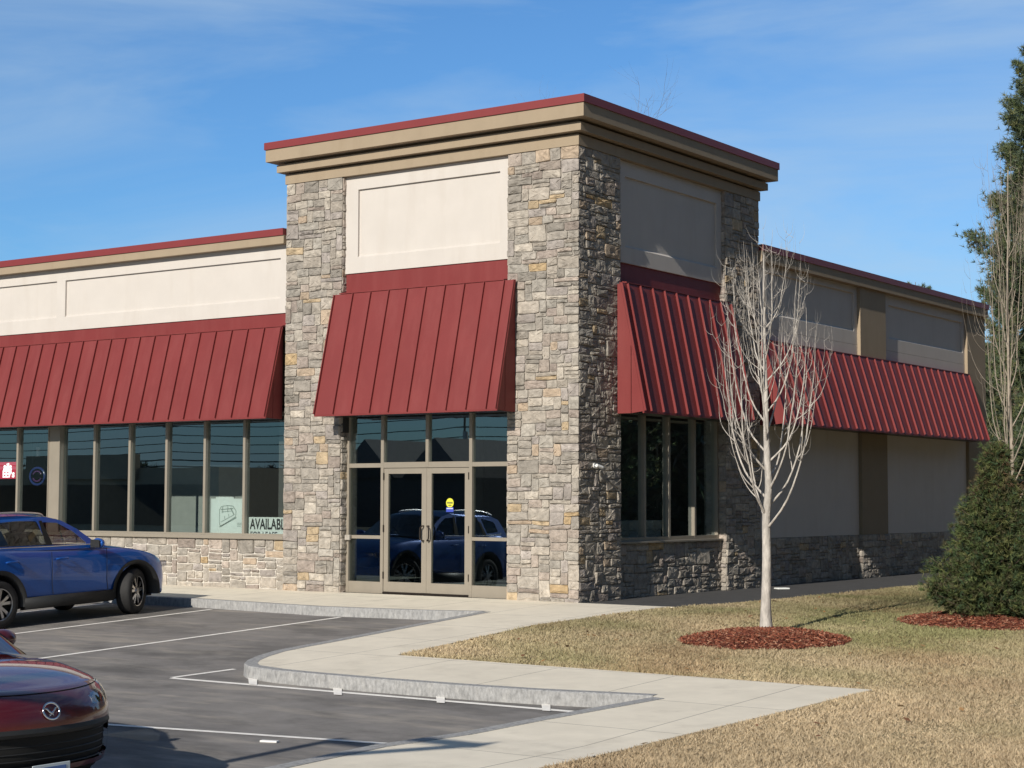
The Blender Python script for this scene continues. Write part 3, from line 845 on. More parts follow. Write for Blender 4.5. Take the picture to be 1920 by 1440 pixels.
g = lambda x, y: G(x, y, -.15)
ext = lambda a, b, L: tuple(np.array(b) + (np.array(b) - np.array(a)) / np.linalg.norm(np.array(b) - np.array(a)) * L)
a, b = g(396, 1143), g(0, 1192); line(a, ext(a, b, .6))
a, b = g(637, 1158), g(75, 1235); line(a, b)
line((a[0] - 6.0, a[1] + .15), (b[0] - 6.1, b[1] + .1)); line((a[0] - 9.1, a[1] + .2), (b[0] - 9.2, b[1] + .2))
a, b = g(322, 1271), g(440, 1255); line(a, b, .09)
a, b = g(322, 1272), g(1075, 1335); line(a, b)
a, b = g(755, 1397), g(215, 1360); line(a, ext(a, b, 2.2))
for (px, py) in ((473, 1278), (632, 1297), (825, 1312), (1023, 1327)):
    a = G(px - 8, py - 7, -.145); b = G(px + 9, py - 6, -.145); c = G(px + 9, py + 7, -.145); d = G(px - 6, py + 6, -.145)
    sheet('painted_tick', [a, b, c, d], -.140, 0, M['paint'], None, lot)

# litter
c = G(505, 1392, -.15)
t = tag((lambda q: (q.box(-.09, .09, -.03, .03, .0, .02, bev=.006), q.build('litter', M['white']))[1])(MB()), 'white scrap of litter lying on the asphalt near the foreground line', 'litter')
t.location = (c[0], c[1], float(gz(c[1])) - .15); t.rotation_euler = (0, 0, .3)
c = G(1466, 1104)
t = tag((lambda q: (q.box(-.13, .13, -.1, .1, .0, .03, bev=.01), q.build('litter', M['paper']))[1])(MB()), 'flat white scrap lying on the dark path beside the tree trunk', 'litter')
t.location = (c[0], c[1], -.008); t.rotation_euler = (0, 0, .9)

# ================================================================== GRASS
tree1 = G(1437, 1190); bush1 = G(1872, 1163); mulch1 = G(1432, 1199)
n1, n2 = Noise(61), Noise(62)
view_ok = None


def in_view(P, margin=60):
    d = np.stack([P[:, 0] - CAM[0], P[:, 1] - CAM[1], gz(P[:, 1]) - CAM[2]], 1)
    z = d @ AX_F; x = 960 + FPX * (d @ AX_R) / np.maximum(z, .1); y = 720 - FPX * (d @ AX_U) / np.maximum(z, .1)
    return (z > 1) & (x > -300) & (x < 2300) & (y < 1900), np.hypot(d[:, 0], d[:, 1])


def grass():
    lp = np.array(lawn_poly)
    N = 5200000
    P = np.stack([RS.uniform(1.0, 24, N), RS.uniform(-20, 24, N)], 1)
    ok, dist = in_view(P)
    keep = ok & (RS.uniform(size=N) < np.clip((10.0 / np.maximum(dist, 4)) ** 1.3, 0, 1))
    P = P[keep]; dist = dist[keep]
    k = pip(P, lawn_poly); P = P[k]; dist = dist[k]
    for c, r in ((mulch1, 1.16), (bush1, 1.25)):
        k = np.hypot(P[:, 0] - c[0], P[:, 1] - c[1]) > r + .08 * n1(P[:, 0], P[:, 1], 0, 6); P = P[k]; dist = dist[k]
    n = len(P)
    z = gz(P[:, 1]) - .012
    a = RS.uniform(0, 2 * PI, n); h = RS.uniform(.015, .042, n) * (1 + .25 * n2(P[:, 0], P[:, 1], 3, 2.2)); h = np.clip(h, .012, .09)
    wd = .0024 + .00030 * dist
    lean = RS.normal(0, .7, (n, 2)) * h[:, None]
    dx, dy = np.cos(a) * wd, np.sin(a) * wd
    V = np.empty((n, 3, 3), np.float32)
    V[:, 0] = np.stack([P[:, 0] - dx, P[:, 1] - dy, z], 1); V[:, 1] = np.stack([P[:, 0] + dx, P[:, 1] + dy, z], 1)
    V[:, 2] = np.stack([P[:, 0] + lean[:, 0], P[:, 1] + lean[:, 1], z + h], 1)
    F = np.arange(3 * n).reshape(n, 3)
    # greener by the building, straw coloured towards the street
    gr = .50 * n1(P[:, 0], P[:, 1], 1, .7) + .35 * n2(P[:, 0], P[:, 1], 2, 1.7) + np.clip((P[:, 1] + 7.0) / 4.5, -1.3, 1.0) * .8 + RS.normal(0, .16, n)
    gr = np.clip(gr * .55 + .22, 0, 1)[:, None]
    straw = np.array([.585, .468, .31]); green = np.array([.275, .265, .13]); brown = np.array([.36, .235, .135])
    br = np.clip(.5 * n1(P[:, 0], P[:, 1], 5, 1.3) + RS.normal(-.15, .25, n), 0, .8)[:, None]
    c = (straw * (1 - gr) + green * gr) * (1 - br * .7) + brown * br * .7
    c *= RS.uniform(.84, 1.14, (n, 1)) * (1 + .14 * n2(P[:, 0], P[:, 1], 9, .55))[:, None]
    o = mesh_np('grass', V.reshape(-1, 3), F, M['grass'], None, c)
    tag(o, 'short dormant lawn grass, straw coloured with greener patches', 'grass', kind='stuff')


grass()

# fallen leaves scattered on the lawn
def leaves():
    V = []; F = []; C = []
    pts = []
    while len(pts) < 420:
        p = np.stack([RS.uniform(1, 16, 400), RS.uniform(-16, 12, 400)], 1); p = p[pip(p, lawn_poly)]; pts += list(p)
    for p in pts[:420]:
        s = RS.uniform(.025, .05); a = RS.uniform(0, 6.28); z = float(gz(p[1])) + .03
        u = np.array([math.cos(a), math.sin(a), RS.uniform(-.4, .4)]) * s; v = np.array([-math.sin(a), math.cos(a), RS.uniform(-.4, .4)]) * s * .6
        c = np.array([p[0], p[1], z]); b = len(V)
        V += [c - u, c + v, c + u, c - v]; F += [(b, b + 1, b + 2), (b, b + 2, b + 3)]
        col = np.array(random.choice([(.30, .15, .06), (.40, .24, .11), (.22, .11, .06), (.50, .36, .20)])); C += [col, col]
    tag(mesh_np('leaf_litter', V, F, M['grass'], None, np.array(C)), 'scattered fallen brown leaves on the lawn', 'leaves', kind='stuff')


leaves()


# ================================================================== MULCH RINGS
def mulch(c, r, lab, seed):
    rg = np.random.RandomState(seed); nn = Noise(seed)
    z0 = float(gz(c[1]))
    mb = MB(); n = 64; rings = 9; V = []
    for i in range(rings):
        for k in range(n):
            a = 2 * PI * k / n; rr = r * (i / (rings - 1)) * (1 + .05 * nn(math.cos(a), math.sin(a), 0, 2.5))
            x, y = rr * math.cos(a), rr * math.sin(a); f = rr / r
            V.append((x, y, float(gz(c[1] + y)) - z0 - .01 + .12 * max(0, 1 - f ** 2.4) + .012 * nn(x, y, 1, 6) * (1 - f * .6)))
    F = [(i * n + k, i * n + (k + 1) % n, (i + 1) * n + (k + 1) % n, (i + 1) * n + k) for i in range(rings - 1) for k in range(n)]
    for f in F: pass
    mb.add(V, F, 0, (.115, .030, .020))
    N = 7500
    for _ in range(N):
        a = rg.uniform(0, 6.283); f = math.sqrt(rg.uniform(0, 1.06)); rr = r * f; x, y = rr * math.cos(a), rr * math.sin(a)
        z = float(gz(c[1] + y)) - z0 + .12 * max(0, 1 - f ** 2.4) + .004
        L = rg.uniform(.012, .04); w = rg.uniform(.004, .009); d = rg.normal(size=3); d[2] *= .35; d /= np.linalg.norm(d); s = np.cross(d, rg.normal(size=3)); s /= np.linalg.norm(s)
        p = np.array([x, y, z]); col = np.array(random.choice([(.235, .075, .042), (.18, .055, .032), (.28, .10, .058), (.13, .042, .028), (.38, .20, .13)])) * rg.uniform(.8, 1.2)
        mb.add([p - d * L - s * w, p + d * L - s * w, p + d * L + s * w, p - d * L + s * w], [(0, 1, 2, 3)], 0, tuple(col))
    o = mb.build('mulch_bed', M['mulch']); o.location = (c[0], c[1], z0)
    return tag(o, lab, 'mulch', kind='stuff')


mulch(mulch1, 1.13, 'round bed of red bark mulch at the foot of the bare young tree', 71)
mulch(bush1, 1.40, 'bed of red bark mulch under the dense green spruce', 72)


# ================================================================== TREES
def smooth_path(P, n):
    P = np.array(P, float); t = np.linspace(0, len(P) - 1, n); out = []
    for x in t:
        i = min(int(x), len(P) - 2); f = x - i
        p0, p1, p2, p3 = P[max(i - 1, 0)], P[i], P[i + 1], P[min(i + 2, len(P) - 1)]
        out.append(.5 * (2 * p1 + (p2 - p0) * f + (2 * p0 - 5 * p1 + 4 * p2 - p3) * f * f + (3 * p1 - p0 - 3 * p2 + p3) * f ** 3))
    return np.array(out)


def columnar_tree(loc, H, first, R0, nmain, seed, label, bark, rtrunk=.078, zbase=0.0, group=None):
    rg = np.random.RandomState(seed)
    t = thing('bare_tree', label, 'tree', (loc[0], loc[1], zbase), group)
    mb = MB(); k = 14
    zz = np.linspace(0, H * .93, k); wig = .022
    tp = np.stack([np.cumsum(rg.normal(0, wig, k)) * .6, np.cumsum(rg.normal(0, wig, k)) * .6, zz], 1); tp[0, :2] = 0
    tp[:5, :2] *= .4
    rad = np.interp(zz / H, [0, .04, .3, .55, .8, 1], [rtrunk * 1.5, rtrunk * 1.03, rtrunk * .80, rtrunk * .52, rtrunk * .25, .006])
    mb.tube(smooth_path(tp, 40), np.interp(np.linspace(0, 1, 40), np.linspace(0, 1, k), rad), 10); mb.smooth = True
    mb.build('trunk', bark, t)
    mb = MB(); mb.smooth = True

    def at(z): return np.array([np.interp(z, zz, tp[:, 0]), np.interp(z, zz, tp[:, 1]), z])

    def sweep(p0, az, L, reach, r0, level, bend=.5):
        n = 7; s = np.linspace(0, 1, n)
        out = reach * (1 - np.exp(-3.0 * s)) / (1 - math.exp(-3.0))
        up = L * (s ** 1.15)
        w = rg.normal(0, .025 * L ** .5, (n, 3)); w = np.cumsum(w, 0) * .45; w -= w[0]
        P = p0 + np.stack([np.cos(az) * out, np.sin(az) * out, up], 1) + w
        P = smooth_path(P, 16 if level < 2 else 8)
        m = len(P); rr = r0 * (1 - np.linspace(0, 1, m) ** .8 * .88)
        mb.tube(P, rr, 6 if level == 0 else (5 if level == 1 else 3), cap=False)
        return P, rr

    def twigs(P, rr, n, lo, L):
        for _ in range(n):
            q = rg.uniform(lo, 1); i = min(int(q * (len(P) - 1)), len(P) - 2)
            Lq = L * rg.uniform(.5, 1.3); az = rg.uniform(0, 6.283)
            sweep(P[i], az, Lq, Lq * rg.uniform(.25, .75), max(rr[i] * .45, .0030), 2)

    for i in range(nmain):
        f = i / (nmain - 1); z0 = first + (H * .80 - first) * f ** 1.15; az = i * 2.39996 + rg.uniform(-.3, .3)
        Lmax = H * rg.uniform(.90, 1.0) - z0
        L = min(Lmax, rg.uniform(.38, .52) * H * (1 - .35 * f)); reach = R0 * (1 - .55 * f) * rg.uniform(.75, 1.1)
        r0 = rtrunk * (.30 - .17 * f)
        P, rr = sweep(at(z0), az, L, reach, r0, 0)
        for j in range(rg.randint(3, 6)):
            q = rg.uniform(.22, .85); ii = int(q * (len(P) - 1)); az2 = az + rg.uniform(-1.6, 1.6)
            L2 = L * (1 - q * .6) * rg.uniform(.35, .75); P2, r2 = sweep(P[ii], az2, L2, L2 * rg.uniform(.18, .42), rr[ii] * .66, 1)
            twigs(P2, r2, rg.randint(2, 5), .15, .24)
        twigs(P, rr, 4, .3, .26)
    mb.build('crown', bark, t)
    return t


columnar_tree(tree1, 5.75, 1.48, .78, 24, 5, 'young bare pale barked tree in a red mulch ring on the lawn', M['bark'], .070, float(gz(tree1[1])) - .02, 'bare young lawn trees')
t2 = at_dist(1899, 28.6)
columnar_tree(t2, 7.6, 1.55, .56, 24, 9, 'bare young tree rising behind the dense green spruce', M['bark_young'], .046, float(gz(t2[1])), 'bare young lawn trees')


def spreading_tree(loc, H, seed, label, group, zbase=-.1, cat='tree'):
    rg = np.random.RandomState(seed); t = thing('bare_tree', label, cat, (loc[0], loc[1], zbase), group)
    mt, mc = MB(), MB(); mt.smooth = mc.smooth = True

    def grow(p, d, L, r, lev):
        n = 6; P = [np.array(p)]; d = np.array(d, float)
        for _ in range(n):
            d = d + rg.normal(0, .16, 3) + np.array([0, 0, .10]); d /= np.linalg.norm(d); P.append(P[-1] + d * L / n)
        P = np.array(P); rr = np.linspace(r, r * .5, len(P))
        (mt if lev == 0 else mc).tube(P, rr, [9, 6, 5, 4, 3, 3][lev], cap=False)
        if lev >= 5: return
        for k in range([6, 4, 4, 4, 3][lev]):
            q = rg.uniform(.45 if lev else .38, 1); i = min(int(q * n), n - 1); az = rg.normal(size=3); az -= d * az.dot(d); az /= np.linalg.norm(az)
            dd = d * .75 + az * rg.uniform(.5, .9); dd /= np.linalg.norm(dd); grow(P[i], dd, L * rg.uniform(.5, .75), rr[i] * .6, lev + 1)
    grow((0, 0, 0), (0, 0, 1), H * .46, H * .018, 0)
    top = max(v[2] for v in mc.v); k_ = H / top
    for q_ in (mt, mc): q_.v = [(a * k_, b * k_, c * k_) for a, b, c in q_.v]
    mt.build('trunk', M['bark_grey'], t); mc.build('crown', M['bark_grey'], t)
    return t


def needle_tufts(centres, dirs, L, w, per, seed, base_cols, tip=.5, spread=.9):
    rg = np.random.RandomState(seed); n = len(centres)
    C = np.repeat(np.asarray(centres), per, 0); D = np.repeat(np.asarray(dirs), per, 0)
    m = len(C)
    d = D + rg.normal(0, spread, (m, 3)); d /= np.linalg.norm(d, axis=1)[:, None]
    s = np.cross(d, rg.normal(size=(m, 3))); s /= np.linalg.norm(s, axis=1)[:, None] + 1e-9
    ll = (L * rg.uniform(.6, 1.25, m))[:, None]
    V = np.empty((m, 3, 3)); V[:, 0] = C - s * w; V[:, 1] = C + s * w; V[:, 2] = C + d * ll
    pick = rg.randint(0, len(base_cols), n); col = np.repeat(np.array(base_cols)[pick], per, 0) * rg.uniform(.7, 1.3, (m, 1))
    return V.reshape(-1, 3), np.arange(3 * m).reshape(m, 3), col


def pine(loc, H, Rmax, seed, label, group, crown0=.12, dens=1.0, zbase=-.1):
    rg = np.random.RandomState(seed); t = thing('pine_tree', label, 'tree', (loc[0], loc[1], zbase), group)
    mb = MB(); mb.smooth = True
    zz = np.linspace(0, H, 14); mb.tube(np.stack([np.cumsum(rg.normal(0, .02, 14)), np.cumsum(rg.normal(0, .02, 14)), zz], 1), np.linspace(H * .016, .012, 14), 9); mb.build('trunk', M['bark_pine'], t)
    mb = MB(); cen = []; dr = []
    z = H * crown0
    while z < H * .985:
        f = (z / H - crown0) / (1 - crown0)
        prof = Rmax * min(1, .45 + f * 1.8) * (1 - f) ** .62 * 1.12 + .12
        for k in range(rg.randint(5, 8)):
            az = rg.uniform(0, 6.283); L = prof * rg.uniform(.55, 1.12); n = 7; s = np.linspace(0, 1, n)
            rise = L * (.10 + .75 * f); dz = rise * s + L * .22 * s ** 2 - L * .10 * np.sin(s * PI)
            P = np.stack([np.cos(az) * L * s, np.sin(az) * L * s, z + dz], 1) + rg.normal(0, .02, (n, 3)); mb.tube(P, np.linspace(.010 + L * .011, .005, n), 4, cap=False)
            nt_ = int((26 + L * 44) * dens)
            for _ in range(nt_):
                q = rg.uniform(.25, 1) ** .8; i = min(int(q * (n - 1)), n - 2); p = P[i] + (P[i + 1] - P[i]) * rg.uniform()
                side = rg.normal(0, 1, 3) * np.array([1, 1, .4]) * L * .15 * (1.2 - q * .6)
                cen.append(p + side); v = np.array([math.cos(az) * .7, math.sin(az) * .7, .75]) + side * .6; dr.append(v / np.linalg.norm(v))
        z += H * rg.uniform(.026, .042)
    mb.build('limbs', M['bark_pine'], t)
    V, F, c = needle_tufts(cen, dr, .18, .013, 11, seed, [(.105, .145, .070), (.14, .175, .075), (.09, .125, .08), (.18, .19, .085), (.13, .16, .105)], spread=.8)
    mesh_np('crown', V, F, M['needle'], t, c)
    return t


def spruce(loc, H, Rb, seed, label, zbase):
    rg = np.random.RandomState(seed); t = thing('spruce', label, 'shrub', (loc[0], loc[1], zbase))
    mb = MB(); mb.tube([(0, 0, 0), (.02, .01, H * .5), (0, .02, H * .97)], [.06, .04, .008], 8); mb.build('trunk', M['bark_pine'], t)
    mb = MB(); cen = []; dr = []; cen2 = []; dr2 = []
    for _ in range(560):
        f = rg.uniform(0, 1) ** 1.35; z = .06 + f * H * .95; az = rg.uniform(0, 6.283)
        L = (Rb * (1 - f) ** 1.18 * rg.uniform(.66, 1.06) * (1.22 if rg.uniform() < .08 else 1) + .06) * (1 + .10 * math.sin(az * 3 + seed) + .08 * math.sin(az * 5 + f * 9)); n = 6; s = np.linspace(0, 1, n)
        P = np.stack([np.cos(az) * L * s, np.sin(az) * L * s, z + L * (.32 * s ** 1.6 - .10 * s + .55 * f * s)], 1) + rg.normal(0, .015, (n, 3)); mb.tube(P, np.linspace(.010, .003, n), 3, cap=False)
        d0 = np.array([math.cos(az), math.sin(az), .45])
        brown = f > .66 and rg.uniform() < .50
        for _ in range(int(10 + 26 * L)):
            q = rg.uniform(.30, 1.0); i = min(int(q * (n - 1)), n - 2); p = P[i] + (P[i + 1] - P[i]) * rg.uniform() + rg.normal(0, .055, 3)
            v = d0 + rg.normal(0, .55, 3); v /= np.linalg.norm(v)
            (cen2 if brown and rg.uniform() < .65 else cen).append(p); (dr2 if len(cen2) > len(dr2) else dr).append(v)
    mb.build('limbs', M['bark_pine'], t)
    V, F, c = needle_tufts(cen, dr, .095, .0055, 14, seed, [(.10, .14, .052), (.14, .17, .062), (.07, .10, .045), (.065, .105, .052), (.18, .19, .075), (.12, .115, .06)], spread=.5)
    if cen2:
        V2, F2, c2 = needle_tufts(cen2, dr2, .075, .006, 8, seed + 1, [(.16, .10, .06), (.13, .10, .05), (.11, .085, .045)], spread=.7)
        F2 = F2 + len(V); V = np.concatenate([V, V2]); F = np.concatenate([F, F2]); c = np.concatenate([c, c2])
    mesh_np('crown', V, F, M['needle'], t, c)
    return t


spruce(bush1, 2.56, 1.05, 21, 'dense green spruce with brown tinged top on the right of the lawn', float(gz(bush1[1])))

pn = 'tall pines behind the building'
pine(at_dist(1984, 57), 16.4, 3.1, 38, 'tall green pine overlapping the far end of the side wall', pn, .05, 2.6)
pine(at_dist(2120, 62), 17.0, 3.2, 32, 'tall pine beyond the right edge, behind the spruce', pn, dens=.7)
pine(at_dist(1912, 66), 12.5, 1.9, 33, 'shorter dense pine between the building end and the spruce top', pn, .02, 2.0)
pine(at_dist(1724, 82), 12.0, 1.5, 34, 'pine whose tip just shows above the side parapet', pn, .3, .7)
pine(at_dist(1737, 88), 12.35, 1.5, 36, 'second pine tip just right of the one above the side parapet', pn, .3, .7)
spreading_tree(at_dist(1066, 62), 17.7, 41, 'distant bare tree top showing above the tower cornice', 'bare trees behind the building')


# far woods across the back: one uncountable mass
def woods(c0, c1, h, n, seed, label):
    rg = np.random.RandomState(seed); cen = []; dr = []
    c0 = np.array(c0); c1 = np.array(c1); nn = Noise(seed)
    for _ in range(n):
        q = rg.uniform(); p = c0 + (c1 - c0) * q; hh = h * (1 + .18 * nn(q * 30, 0, 0, 1) + .1 * nn(q * 110, 0, 0, 1))
        cen.append((p[0] + rg.normal(0, 1.5), p[1] + rg.normal(0, 1.5), hh * rg.uniform(0, 1) ** .8)); v = rg.normal(size=3) * .6 + np.array([0, 0, .6]); dr.append(v / np.linalg.norm(v))
    V, F, c = needle_tufts(cen, dr, .9, .10, 10, seed, [(.05, .07, .04), (.075, .08, .05), (.10, .085, .06), (.12, .10, .075)], spread=.9)
    tag(mesh_np('far_woods', V, F, M['needle'], None, c), label, 'woods', kind='stuff')


woods(at_dist(1740, 105), at_dist(2500, 85), 8.0, 5200, 51, 'mixed woods far beyond the lawn on the right')
woods((15.5, -3), (19.5, 48), 11.0, 9000, 58, 'dense woods standing east of the lawn out of frame')
for k, (xx, yy_) in enumerate(((14.0, 3), (15.5, 12), (14.5, 24))):
    pine((xx, yy_), 12.5, 3.4, 131 + k, ('bushy pine east of the lawn, nearest the street', 'bushy pine east of the lawn, middle of its row', 'bushy pine east of the lawn, farthest from the street')[k], 'pines east of the lawn', .06, .3)

# white shed glimpsed past the spruce
c = at_dist(1927, 62)
t = thing('white_shed', 'small white shed far off, glimpsed past the right side of the spruce', 'shed', (c[0], c[1], 0))
mb = MB(); mb.box(-1.1, 1.1, -1.2, 1.2, -.3, 1.85); mb.build('wall', M['white'], t)
mb = MB(); mb.prism([(-1.25, -1.35, 1.84), (1.25, -1.35, 1.84), (0, -1.35, 2.5)], (0, 2.7, 0)); mb.build('roof', M['path'], t)
mb = MB(); mb.box(-.35, .35, -1.225, -1.19, -.2, 1.6); mb.build('door', M['brown'], t)


# ================================================================== VEHICLES
def cr(xs, ys, q):
    """monotone-ish cubic through (xs,ys)"""
    xs = np.array(xs, float); ys = np.array(ys, float); q = np.asarray(q, float)
    m = np.gradient(ys, xs); i = np.clip(np.searchsorted(xs, q) - 1, 0, len(xs) - 2); h = xs[i + 1] - xs[i]; t = (q - xs[i]) / h
    return (2 * t ** 3 - 3 * t ** 2 + 1) * ys[i] + (t ** 3 - 2 * t ** 2 + t) * h * m[i] + (-2 * t ** 3 + 3 * t ** 2) * ys[i + 1] + (t ** 3 - t ** 2) * h * m[i + 1]


def lower_body(T, axles, Rw, nx=120, nsec=26):
    """T: table of columns x,w,zb,belt,top; returns MB with the closed lower shell, wheel arches cut round"""
    T = np.array(T, float); xs = np.sort(np.concatenate([np.linspace(T[0, 0], T[-1, 0], nx)]))
    cols = [cr(T[:, 0], T[:, k], xs) for k in range(1, 5)]
    w, zb, belt, top = cols
    V = []
    fr = np.array([(0, 0, 0), (.70, 0, 0), (.90, .01, 0), (.965, .10, 0), (.985, .30, 0), (1.0, .52, 0), (.992, .72, 0), (.975, .86, 0), (.935, .975, 0), (.88, 1.0, .10), (.62, 1.0, .62), (.3, 1.0, .93), (0, 1.0, 1.0)])
    q = np.linspace(0, len(fr) - 1, nsec)
    frs = smooth_path(fr, nsec); frs[0, 0] = 0; frs[-1, 0] = 0
    for i in range(len(xs)):
        for a, bz, tz in frs:
            z = zb[i] + (belt[i] - zb[i]) * min(max(bz, 0), 1.0) + (top[i] - belt[i]) * min(max(tz, 0), 1)
            V.append([xs[i], -max(a, 0) * w[i], z])
    V = np.array(V); n = nsec
    F = [(i * n + k, (i + 1) * n + k, (i + 1) * n + k + 1, i * n + k + 1) for i in range(len(xs) - 1) for k in range(n - 1)]
    # arches
    dead = set()
    for ax, az in axles:
        dd = np.hypot(V[:, 0] - ax, V[:, 2] - az); ins = (dd < Rw) & (V[:, 1] < -.45)
        below = (np.abs(V[:, 0] - ax) < Rw) & (V[:, 2] < az) & (V[:, 1] < -.45)
        kill = ins | below
        keepF = [f for f in F if not all(kill[j] for j in f)]
        touched = set(j for f in keepF for j in f if kill[j]); F = keepF
        for j in touched:
            p = V[j]; vx, vz = p[0] - ax, p[2] - az
            if p[2] < az: V[j, 0] = ax + (Rw if vx > 0 else -Rw)
            else:
                l = max(math.hypot(vx, vz), 1e-6); V[j, 0] = ax + vx / l * Rw; V[j, 2] = az + vz / l * Rw
    mb = MB(); mb.smooth = True
    V2 = V.copy(); V2[:, 1] *= -1
    mb.add(V, F); mb.add(V2, [f[::-1] for f in F])
    # end caps
    N = len(xs)
    for i in (0, N - 1):
        r = [tuple(V[i * n + k]) for k in range(n)] + [tuple(V2[i * n + k]) for k in range(n - 2, 0, -1)]
        mb.add(r, [tuple(range(len(r)))])
    return mb


def wheel(parent, name, loc, r, width, side, steer=0.0, spokes=5):
    """side -1: right side of the car (outer face towards -y)"""
    w = bpy.data.objects.new(name, None); COL.objects.link(w); w.parent = parent; w.location = loc; w.rotation_euler = (0, 0, steer)
    mb = MB(); mb.smooth = True
    prof = [(r * .66, -.5), (r * .70, -.52), (r * .80, -.54), (r * .93, -.50), (r * .985, -.40), (r, -.25), (r, .25), (r * .985, .40), (r * .93, .50), (r * .70, .52), (r * .66, .5)]
    n = 48; V = [(pr * math.cos(2 * PI * k / n), side * -pw * width, pr * math.sin(2 * PI * k / n)) for pr, pw in prof for k in range(n)]
    F = [(i * n + k, i * n + (k + 1) % n, (i + 1) * n + (k + 1) % n, (i + 1) * n + k) for i in range(len(prof) - 1) for k in range(n)]
    mb.add(V, F); mb.build('tyre', M['rubber'], w)
    mb = MB(); yo = side * .47 * width; mb.tube([(0, yo, 0), (0, -yo, 0)], r * .665, 40, cap=False)
    mb.cyl((0, side * .10 * width, 0), (0, -side, 0), r * .66, .02, 40)
    mb.build('barrel', M['black'], w)
    mb = MB()
    for k in range(spokes):
        a = 2 * PI * k / spokes + PI / 2
        for s in (-1, 1):
            a1 = a + s * .10; a2 = a + s * .24; wd = .018
            p = [(r * .10, a1), (r * .655, a2)]
            P = [np.array([rr * math.cos(aa), side * (.42 - .06 * i) * width * -1 * -1, rr * math.sin(aa)]) for i, (rr, aa) in enumerate(p)]
            d = P[1] - P[0]; d /= np.linalg.norm(d); nrm = np.array([0, side, 0.0]); sd = np.cross(d, nrm) * wd
            q = [P[0] - sd * 1.0, P[1] - sd * 1.3, P[1] + sd * 1.3, P[0] + sd * 1.0]
            mb.prism(q, -nrm * .03)
    a = np.linspace(0, 2 * PI, 49); mb.tube(np.stack([r * .655 * np.cos(a), 0 * a + side * .44 * width, r * .655 * np.sin(a)], 1), .010, 6, cap=False)
    mb.cyl((0, side * .36 * width, 0), (0, side, 0), r * .14, .03, 20)
    mb.build('rim', M['alu'], w)
    return w


def flat_with_holes(mb, outer, holes, fn, mat_=0, thick=.012):
    polys = [[Vector((*p, 0)) for p in outer]] + [[Vector((*p, 0)) for p in h] for h in holes]
    pts = [p for pl_ in polys for p in pl_]; tri = tessellate_polygon(polys)
    mb.add([fn(p.x, p.y) for p in pts], [tuple(t_) for t_ in tri], mat_)


def rounded(poly, r=.03, n=4):
    out = []; P = [np.array(p, float) for p in poly]; m = len(P)
    for i in range(m):
        a, b, c = P[i - 1], P[i], P[(i + 1) % m]; u = (a - b) / np.linalg.norm(a - b); v = (c - b) / np.linalg.norm(c - b)
        rr = min(r, .4 * np.linalg.norm(a - b), .4 * np.linalg.norm(c - b)); p, q = b + u * rr, b + v * rr
        for k in range(n + 1):
            t_ = k / n; out.append(tuple((1 - t_) ** 2 * p + 2 * t_ * (1 - t_) * b + t_ ** 2 * q))
    return out


